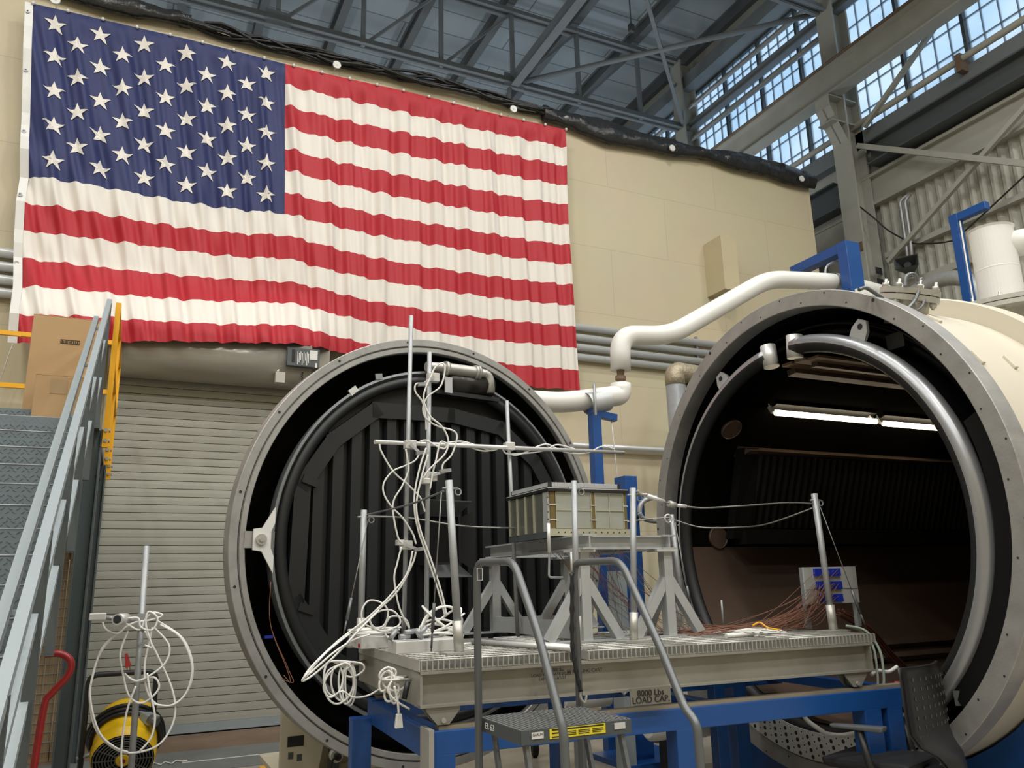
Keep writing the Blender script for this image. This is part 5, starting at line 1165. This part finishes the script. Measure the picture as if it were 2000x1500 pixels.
lb = MB().box(fr_x(1073), fr_x(1182), LY0-.009, LY0-.006, LZ-.042, LZ-.006).build('caution_label', mat('label_yellow', (226, 208, 40), .5), ld)
rnd = random.Random(6)
x = fr_x(1075)
for (x0, x1, z, h) in ((.02, .2, .034, .006), (.02, .2, .022, .005), (.02, .2, .008, .005), (.24, .98, .034, .005), (.24, .46, .024, .003), (.24, .46, .018, .003), (.24, .46, .012, .003), (.5, .72, .024, .003), (.5, .72, .018, .003), (.5, .7, .012, .003), (.76, .97, .024, .003), (.76, .97, .018, .003), (.76, .93, .012, .003)):
    wd = fr_x(1181)-x; MB().box(x+wd*x0, x+wd*x1, LY0-.0098, LY0-.0088, LZ-.046+z-.001, LZ-.046+z+h-.001).build('printed_line', black_ink, lb)
w_ = MB().box(fr_x(1038), fr_x(1061), LY0-.009, LY0-.006, LZ-.036, LZ-.012).build('maker_label', white_paint, ld); text('GARLIN', .013, face_m(((fr_x(1038)+fr_x(1061))/2, LY0-.0098, LZ-.021), (1, 0, 0), UZ), black_ink, w_, 'label_text', .0004)
MB().box(fr_x(1200), fr_x(1221), LY0-.009, LY0-.006, LZ-.034, LZ-.01).build('grey_label', alum_l, ld)
text('EI. 63', .034, face_m((LX0-.0075, atx(956, 1413, LX0-.0075).y, LZ-.028), (0, -1, 0), UZ), white_ink, ld, 'stencil_text', .0006, sx=1.3)
for X, rear, pts in ((LX0-.03, (931, 1108), [(1003, 1096), (1022, 1118), (1052, 1240), (1098, 1418), (1104, 1440), (1106, 1560)]), (LX1+.02, (1121, 1108), [(1212, 1095), (1236, 1120), (1290, 1265), (1338, 1385), (1354, 1410), (1372, 1560)])):
    a = atx(rear[0], rear[1], X); P_ = [V((X, a.y, .04)), V((X, a.y, atx(rear[0]+10, rear[1]-10, X).z))]+[atx(u, v, X) for u, v in pts]
    P_[-1].z = .04; P_[-2].y = P_[-1].y+.0
    P_ = [P_[0], P_[1], P_[2], P_[4], P_[5], P_[6], V((X, P_[6].y-.02, .04))]
    MB().tube(fillet(P_, .07, 6), .0165, 14).build('handrail', gun, ld)
q = atx(935, 1122, LX0-.03); MB().tube([q+V((-.012, -.012, -.025)), q+V((.012, -.012, -.025)), q+V((.012, -.012, .025)), q+V((-.012, -.012, .025))], .003, 5, closed=True).build('rail_clip', alum_l, ld)
for X in (LX0+.03, LX1-.03):
    MB().bar((X, LY0+.03, LZ-.05), (X, LY0-.28, .03), .028, .016).build('stringer', gun, ld); MB().bar((X, LY1-.08, LZ-.05), (X, LY1-.4, .03), .028, .016).build('back_leg', gun, ld)
for k in range(3): z = .82-.27*k; y = LY0-.02-.085*(k+1); MB().box(LX0+.03, LX1-.03, y-.17, y+.03, z-.03, z).build('step', gun, ld)
# black strap
m = MB(); P_ = spline([aty(1117, 1120, 3.43), aty(1117, 1190, 3.43), aty(1118, 1262, 3.43), aty(1125, 1310, 3.43), aty(1134, 1350, 3.43)], 6)
m.tube(P_, .009, 6, radii=[.008+(.004 if i % 3 == 0 else 0) for i in range(len(P_))])
t = thing('strap_chain', 'black twisted strap with hooks hanging before the middle payload leg', 'strap', P_[-1]); m.build('strap', black_pl, t); MB().tube([P_[0]+UZ*.005, P_[0]+UZ*.03, P_[0]+V((0, 0, .1))], .006, 6).build('upper_hook', stain, t); MB().tube(spline([P_[-1], P_[-1]-UZ*.03, P_[-1]-V((-.02, 0, .05)), P_[-1]-V((-.03, 0, .02))]), .006, 6).build('lower_hook', stain, t)
# ================================================================ OFFICE CHAIR
L0 = atz(1757, 1303, 1.155); R0_ = atz(1840, 1286, 1.155); wv = (R0_-L0); cw = wv.length; wv.normalize(); fv = V((-wv.y, wv.x, 0)); mid = (L0+R0_)/2; mid.z = 0
oc_ = thing('office_chair', 'black office chair with perforated back at the chamber mouth', 'chair', mid+fv*.25)
def C(a, f_, z): return mid+wv*a+fv*f_+UZ*z
bk = MB(); rows = [(0.56, -.10, .18), (.62, -.11, .22), (.68, -.09, .32), (.73, -.03, .46), (.80, 0, .53), (.9, 0, .55), (1.02, 0, .55), (1.10, .005, .54), (1.145, .01, .52)]; th = .022; nx = 12; vs = []
for side in (0, 1):
    for z, f_, w2 in rows:
        for i in range(nx+1):
            a = -w2/2+w2*i/nx; cv = -.05*(1-(2*i/nx-1)**2); vs.append(C(a, f_+cv+side*th, z))
n1 = len(rows)*(nx+1); fs = []
hole = lambda r, i: 2 <= r <= 5 and False
for s_ in (0, 1):
    for r in range(len(rows)-1):
        for i in range(nx):
            q = [s_*n1+r*(nx+1)+i, s_*n1+r*(nx+1)+i+1, s_*n1+(r+1)*(nx+1)+i+1, s_*n1+(r+1)*(nx+1)+i]; fs.append(q if s_ else q[::-1])
for r in range(len(rows)-1):
    for i in (0, nx): fs.append([r*(nx+1)+i, (r+1)*(nx+1)+i, n1+(r+1)*(nx+1)+i, n1+r*(nx+1)+i])
for i in range(nx):
    for r in (0, len(rows)-1): fs.append([r*(nx+1)+i, r*(nx+1)+i+1, n1+r*(nx+1)+i+1, n1+r*(nx+1)+i])
bk.add(vs, fs, 0, True)
hl = mat('slot_light', (96, 90, 84), .5)
for r in range(7):
    for i in range(8):
        a = -.21+.42*i/7; z = .78+.05*r; f_ = 0 if z > .75 else -.03; u_ = 2*(a+.275)/.55-1; cv = -.05*(1-u_*u_)
        q = C(a, f_+cv-.003, z); bk.bar(q-UZ*.009, q+UZ*.009, .004, .003, 1, up=fv)
bk.build('backrest', [black_pl, hl], oc_)
sp = MB(); sp.hexa([C(-.24, .06, .56), C(.24, .06, .56), C(.22, .56, .56), C(-.22, .56, .56), C(-.25, .05, .63), C(.25, .05, .63), C(.23, .58, .615), C(-.23, .58, .615)]); sp.build('seat', mat('black_fabric', (34, 35, 38), .8), oc_, bevel=.025)
for s_ in (-1, 1):
    ar = MB().tube(fillet([C(s_*.24, .22, .58), C(s_*.29, .24, .6), C(s_*.29, .28, .8)], .04), .022, 10).build('arm_post', black_pl, oc_)
    MB().hexa([C(s_*.29-.035, .14, .80), C(s_*.29+.035, .14, .80), C(s_*.29+.03, .44, .80), C(s_*.29-.03, .44, .80), C(s_*.29-.04, .13, .83), C(s_*.29+.04, .13, .83), C(s_*.29+.03, .45, .82), C(s_*.29-.03, .45, .82)]).build('arm_pad', gun, ar, bevel=.012)
MB().bar(C(0, .2, .55), C(0, -.09, .6), .1, .03).build('back_spine', black_pl, oc_)
MB().cyl(C(0, .32, .1), C(0, .32, .57), .03, 14).build('gas_column', black_pl, oc_)
for k in range(5):
    a = k*1.2566; q = C(0, .32, .09)+V((math.cos(a)*.28, math.sin(a)*.28, -.02)); lg = MB().bar(C(0, .32, .1), q, .04, .03).build('base_spoke', black_pl, oc_)
    MB().cyl(q+V((-.02, 0, -.035)), q+V((.02, 0, -.035)), .033, 12).build('caster_wheel', black_pl, lg)
# ================================================================ STEEL STAIR AND PLATFORM ON THE LEFT
sa = 0.0; SD = V((math.sin(sa), math.cos(sa), 0)); SN_ = V((math.cos(sa), -math.sin(sa), 0)); SO = V((-.30, 7.69, 0))
def ST(r, s_, z): return SO+SN_*r+SD*s_+UZ*z     # r to the right of the right rail, s along the climb (0 = top), z up
SL = .607
st = thing('steel_stair', 'grey steel stair of diamond-plate treads climbing along the left edge', 'stair', ST(-.6, -3, 0), -sa)
nose = lambda s_: 3.115+SL*s_
def lugs(m, r0, r1, s_, z0, z1, k0):
    z = z0+.012; row = 0
    while z < z1-.008:
        r = r0+.02+(.02 if row % 2 else 0); i = row+k0
        while r < r1-.01:
            sg = 1 if (i % 2) else -1
            a = ST(r-.011, s_-.0025, z-.008*sg); b = ST(r+.011, s_-.0025, z+.008*sg)
            m.bar(a, b, .005, .005, up=-SD); r += .045; i += 1
        z += .026; row += 1
for n_ in range(-9, 9):
    s_ = (5.39-7.69)+.288*n_; z = 1.714+.175*n_
    m = MB(); r0, r1 = -1.25, -.06
    T = lambda p: ST(p.x, p.y, p.z)
    m.box(r0, r1, s_, s_+.30, z-.008, z, T=T); m.box(r0, r1, s_, s_+.006, z-.065, z, T=T); m.box(r0, r1, s_+.282, s_+.288, z, z+.175-.06, T=T)
    m.tube([ST(r0, s_+.001, z-.002), ST(r1, s_+.001, z-.002)], .006, 8, 1)  # pale bead added as the highlight along the nose edge
    if n_ > -4:
        lugs(m, r0, r1, s_, z-.062, z-.004, n_); lugs(m, r0, r1, s_+.282, z+.0, z+.11, n_+1)
    m.build('tread', [tread_m, galv], st)
def rail_line(dr, dz, s0, s1, w_, h, nm, m_=None, parent=None): return MB().bar(ST(dr, s0, nose(s0)+dz), ST(dr, s1, nose(s1)+dz), w_, h).build(nm, m_ or grey_st, parent or st)
rail_line(0, 1.08, -5.2, 0.0, .04, .055, 'top_rail'); rail_line(-.085, .94, -5.2, -.1, .04, .05, 'inner_handrail')
rail_line(-.012, .72, -5.2, -.05, .035, .05, 'mid_rail'); rail_line(-.012, .38, -5.2, -.05, .035, .05, 'mid_rail'); rail_line(-.075, -.06, -4.7, 0, .04, .24, 'stringer'); rail_line(-1.28, -.06, -4.7, 0, .05, .24, 'stringer')
for k in range(6):
    s_ = -.06-.92*k; MB().bar(ST(.0, s_, nose(s_)-.05), ST(.0, s_, nose(s_)+1.07), .045, .045, up=SD).build('rail_post', grey_dk, st)  # posts darker than the rails, their shaded faces put into the colour
    if k < 5: MB().bar(ST(-.085, s_-.3, nose(s_-.3)+.93), ST(0, s_-.3, nose(s_-.3)+.93), .02, .02).build('rail_bracket', grey_st, st)
pf = thing('stair_platform', 'teal-legged steel platform with yellow guard rails at the stair top', 'platform', ST(-.7, 1.1, 0), -sa)
MB().box(-1.6, .02, .0, 2.3, 3.04, 3.115, T=lambda p: ST(p.x, p.y, p.z)).build('deck', tread_m, pf)
for r, s_ in ((-.01, .1), (-.01, 2.2), (-1.55, .1), (-1.55, 2.2)): MB().ibeam(ST(r, s_, 0), ST(r, s_, 3.04), .125, .14, .014, up=SN_).build('leg', teal_dk, pf)
MB().ibeam(ST(-.05, .1, 2.96), ST(-.05, 2.2, 2.95), .17, .1, .014).build('edge_beam', teal_dk, pf); MB().ibeam(ST(-1.55, .1, 2.95), ST(-1.55, 2.2, 2.95), .17, .1, .014).build('edge_beam', teal_dk, pf)
for s_ in (.03, 1.1, 2.25):
    p_ = MB().bar(ST(.075, s_, 2.88), ST(.075, s_, 4.2), .045, .05, up=SD).build('guard_post', yellow, pf)
    for z in (2.94, 3.03): MB().lathe([(.001, .012), (.016, .012), (.016, 0)], ST(.098, s_, z), SN_, 10, flip=True).build('bolt', galv, p_)
    for z in (2.94, 3.03): MB().lathe([(.001, .012), (.016, .012), (.016, 0)], ST(.075, s_-.026, z), -SD, 10, flip=True).build('bolt', galv, p_)
for z in (3.62, 4.18): MB().bar(ST(.075, .03, z), ST(.075, 2.25, z), .045, .05).build('guard_rail', yellow, pf)
for v0 in (650, 752): z = aty(30, v0, 9.9).z; MB().bar(ST(.04, 2.25, z), ST(-1.6, 2.25, z), .045, .05).build('guard_rail', yellow, pf)
MB().bar(ST(-1.58, 2.25, 3.1), ST(-1.58, 2.25, 4.25), .045, .05, up=SD).build('guard_post', yellow, pf)
# cardboard boxes on the platform
def cbox(u0, u1, vt, Y, dy, label, u_mark=None):
    a = aty(u0, vt, Y); b = aty(u1, vt, Y); t = thing('cardboard_box', label, 'box', ((a.x+b.x)/2, Y+dy/2, 3.116), 0, 'boxes on the stair platform')
    bd = MB().box(a.x, b.x, Y, Y+dy, 3.117, a.z).build('carton', cardb, t, bevel=.006)
    for k, (x0, x1) in enumerate(((a.x, (a.x+b.x)/2-.004), ((a.x+b.x)/2+.004, b.x))): MB().box(x0, x1, Y+.0, Y+dy, a.z, a.z+.006).build('flap', cardb, t)
    return a, b, t
a, b, t = cbox(66, 205, 614, 8.35, .6, 'big tall cardboard carton with a printed mark on the stair platform')
q = aty(137, 668, 8.347); 
for (dx0, dx1, dz0, dz1) in ((-.08, .08, .016, .02), (-.08, .08, -.02, -.016), (-.08, -.077, -.02, .02), (.077, .08, -.02, .02)): MB().box(q.x+dx0, q.x+dx1, 8.3455, 8.3495, q.z+dz0, q.z+dz1).build('mark_border', black_ink, t)
for k in range(9): MB().box(q.x-.07+k*.016, q.x-.062+k*.016-.003*(k % 2), 8.3455, 8.3495, q.z-.013, q.z+.013-.006*(k % 3 == 1)).build('mark_bar', black_ink, t)
a, b, t = cbox(70, 168, 731, 7.85, .38, 'smaller cardboard carton in front of the tall one on the platform')
MB().box(a.x+.12, a.x+.25, 7.8475, 7.8495, a.z-.16, a.z-.03).build('tape_patch', mat('packing_tape', (160, 134, 100), .3), t)
# crate with wire mesh below the platform
q = aty(140, 1300, 10.1)
t = thing('mesh_crate', 'tan wooden crate faced with wire mesh under the stair platform', 'crate', (q.x-.6, 10.4, 0))
for k in range(10): MB().box(q.x-1.2+.12*k, q.x-1.2+.12*k+.112, 10.1, 10.13, 0, 2.3).build('plank', wood_m, t)
for z in (.05, 2.05): MB().box(q.x-1.22, q.x, 10.13, 10.9, z, z+.1).build('frame_board', wood_m, t)
m = MB()
for k in range(22): z = .1+.095*k; m.bar((q.x-1.2, 10.085, z), (q.x, 10.085, z), .005, .005)
for k in range(25): x = q.x-1.2+.05*k; m.bar((x, 10.09, .05), (x, 10.09, 2.15), .004, .004)
m.build('wire_mesh', galv, t)
# red hand truck
t = thing('hand_truck', 'red tubular hand truck handle rising beside the teal platform leg', 'hand truck', aty(85, 1450, 5.9))
hp_ = [(88, 1278), (118, 1277), (138, 1292), (132, 1320), (100, 1355), (86, 1380), (66, 1500)]
P_ = [aty(u, v, 6.1) for u, v in hp_]; P_.append(V((P_[-1].x-.02, 6.05, .1)))
MB().tube(spline(P_, 6), .022, 12).build('frame_tube', red_p, t)
MB().bar(V((P_[-1].x, 6.05, .1)), V((P_[-1].x-.4, 6.05, .1)), .05, .03).build('axle', red_p, t)
for dx in (0, -.4): MB().cyl(V((P_[-1].x+dx-.03, 6.08, .12)), V((P_[-1].x+dx+.03, 6.08, .12)), .12, 20).build('wheel', rubber, t)
MB().box(P_[-1].x-.42, P_[-1].x+.02, 5.8, 6.05, .01, .025).build('toe_plate', red_p, t)
# ---- yellow drum heater
hY = 6.75; c0 = aty(240, 1484, hY); hx = V((.05, 1, .58)).normalized(); R_ = .212
ht = thing('drum_heater', 'yellow drum heater with black grill in a black tube frame before the roller door', 'heater', (c0.x, hY, 0))
m = MB(); m.lathe([(R_*.96, 0), (R_, .015), (R_, .07), (R_+.008, .08), (R_, .09), (R_, .2), (R_+.008, .21), (R_, .22), (R_, .40), (R_-.03, .42), (.001, .42)], c0, hx, 48)
for i in range(len(m.sm)): m.sm[i] = True
m.build('drum', fan_y, ht)
g = MB(); g.lathe([(.001, .05), (R_*.95, .05)], c0, hx, 40, flip=False); gb = g.build('grill_back', black_in, ht)
g = MB()
for k in range(9): g.lathe([(.03+.02*k, -.004), (.034+.02*k, -.008), (.038+.02*k, -.004), (.034+.02*k, 0)], c0, hx, 40)
d_, a_, b_ = frame(hx)
for k in range(6): e = a_*math.cos(k*math.pi/6)+b_*math.sin(k*math.pi/6); g.bar(c0-e*R_*.95, c0+e*R_*.95, .006, .006)
g.build('grill_rings', gun, ht); g = MB(); g.lathe([(.001, -.016), (.044, -.014), (.05, -.004)], c0, hx, 24, flip=False); g.build('hub_badge', fan_y, ht)
MB().lathe([(.001, -.0172), (.02, -.0172)], c0, hx, 16).build('badge_mark', red_p, ht)
fl_, fr_ = aty(172, 1330, hY-.02), aty(306, 1330, hY-.02); zt_ = aty(240, 1317, hY).z
MB().tube(fillet([V((fl_.x, hY+.1, .03)), V((fl_.x, hY+.1, zt_)), V((fr_.x, hY+.1, zt_)), V((fr_.x, hY+.1, .03))], .07), .02, 10).build('tube_frame', black_pl, ht)
for x in (fl_.x, fr_.x): MB().tube([V((x, hY-.2, .02)), V((x, hY+.45, .02))], .017, 8).build('skid', black_pl, ht)
for x, s_ in ((fl_.x, 1), (fr_.x, -1)): MB().cyl(V((x-.03*s_, hY+.1, c0.z+.02)), V((x+.1*s_, hY+.1, c0.z+.05)), .014, 8).build('pivot', galv, ht)
bx = aty(283, 1408, hY); MB().bar(aty(270, 1392, hY+.12), aty(302, 1408, hY+.02), .09, .06).build('switch_box', grey_st, ht); MB().cyl(aty(293, 1404, hY-.02), aty(306, 1412, hY-.06), .035, 14).build('cable_gland', gun, ht)
for k in range(3):
    P_ = [c0+hx*(.2+.03*k)+a_*((R_+.02+.012*k)*math.cos(q*.5))+b_*((R_+.02+.012*k)*math.sin(q*.5)) for q in range(13)]
    MB().tube(spline(P_, 4, True), .014, 8, closed=True).build('power_cord', black_pl, ht)
for s_, x in ((-1, fl_.x), (1, fr_.x)):
    for k in range(3): MB().tube([V((x+s_*.03+.1*math.cos(q*.5)*(.8+.1*k), hY-.02-.02*k, .2+.17*math.sin(q*.5))) for q in range(13)], .012, 8, closed=True).build('power_cord', black_pl, ht)
# ---- stand with coiled cables
b0 = aty(256, 1540, 6.2); tp = aty(286, 1066, 6.2)
t = thing('floor_stand', 'tall grey pole standing in front of the yellow heater', 'stand', (b0.x, 6.2, 0))
b0.z = 0; MB().tube([b0+UZ*.012, tp], .021, 14).build('pole', galv, t); MB().lathe([(.001, .02), (.16, .02), (.17, .012), (.17, 0)], b0, UZ, 30, flip=True).build('base_disc', gun, t)
q = aty(278, 1213, 6.2); MB().box(q.x-.035, q.x+.035, 6.165, 6.235, q.z-.05, q.z+.05).build('collar_clamp', galv, t)
arm = MB().tube([q, aty(228, 1210, 6.1), aty(204, 1205, 6.08)], .014, 8).build('side_arm', galv, t)
a = aty(229, 1210, 5.98); MB().tube([a, a+V((.05, .12, .0))], .036, 18).build('camera_tube', alum_l, arm); MB().lathe([(.001, -.001), (.026, -.001)], a, V((.4, 1, 0)), 16, flip=True).build('tube_bore', dark_m, arm)
a = aty(194, 1205, 6.06); MB().box(a.x-.06, a.x+.04, a.y-.02, a.y+.02, a.z-.02, a.z+.025).build('clip_jaw', alum_l, arm, bevel=.006)
c7 = lambda L: px(L, 0, 1125, 4)
for k, (L, lb) in enumerate((
 ([(960, 420), (800, 560), (720, 800), (700, 960), (750, 1200), (900, 1350), (1060, 1380), (1250, 1310), (1360, 1120), (1350, 900), (1230, 620), (1130, 430)], 'largest white cable loop hanging on the floor stand'),
 ([(940, 430), (790, 590), (712, 830), (712, 1010), (780, 1230), (900, 1340), (1000, 1375)], 'white cable strand doubling the left side of the largest loop'),
 ([(1230, 350), (1420, 480), (1500, 660), (1490, 840), (1390, 990), (1240, 1010), (1150, 900), (1130, 700), (1170, 500), (1190, 400)], 'white cable loop bulging to the right of the floor stand'),
 ([(1250, 380), (1400, 470), (1480, 620), (1500, 760), (1450, 920), (1340, 1010), (1200, 1000)], 'white cable strand doubling the right-hand loop'),
 ([(1000, 430), (940, 600), (960, 760), (1010, 940), (1120, 990), (1240, 880), (1200, 790), (1060, 820), (970, 760)], 'middle white cable loop left of the floor stand pole'),
 ([(1200, 400), (1320, 540), (1290, 680), (1150, 790), (1060, 820), (1000, 790)], 'short white cable arc right of the floor stand pole'),
 ([(1060, 860), (990, 1060), (950, 1330), (950, 1500), (955, 1560)], 'white cable end hanging straight down past the heater'),
 ([(1150, 760), (1170, 900), (1210, 1100), (1180, 1260), (1090, 1370)], 'white cable strand falling inside the largest loop'),
 ([(800, 360), (830, 420), (920, 450), (980, 400), (1060, 360), (1150, 350), (1270, 310), (1200, 285), (1140, 330), (1090, 420), (1000, 380), (960, 360)], 'tangle of white cable wrapped at the floor stand clamp'),
 ([(1000, 330), (1080, 330), (1100, 400), (1190, 420), (1230, 330), (1160, 280), (1140, 380), (1180, 520), (1190, 560), (1130, 540)], 'white cable knot over the collar of the floor stand'))):
    cab(c7(L), 6.12-.008*k, lb, .0072)
q = aty(246, 1292, 6.05); t = thing('red_clip', 'red alligator plug hanging among the white loops of the floor stand', 'plug', q-UZ*.05); MB().hexa([q+V((-.012, -.01, .05)), q+V((.006, -.01, .05)), q+V((.006, .01, .05)), q+V((-.012, .01, .05)), q+V((.0, -.012, -.04)), q+V((.034, -.012, -.03)), q+V((.034, .012, -.03)), q+V((.0, .012, -.04))]).build('clip_body', red_p, t)
for dx in (.008, .024): MB().cyl(q+V((dx, 0, -.03)), q+V((dx+.005, 0, -.055)), .003, 6).build('pin', gold, t)
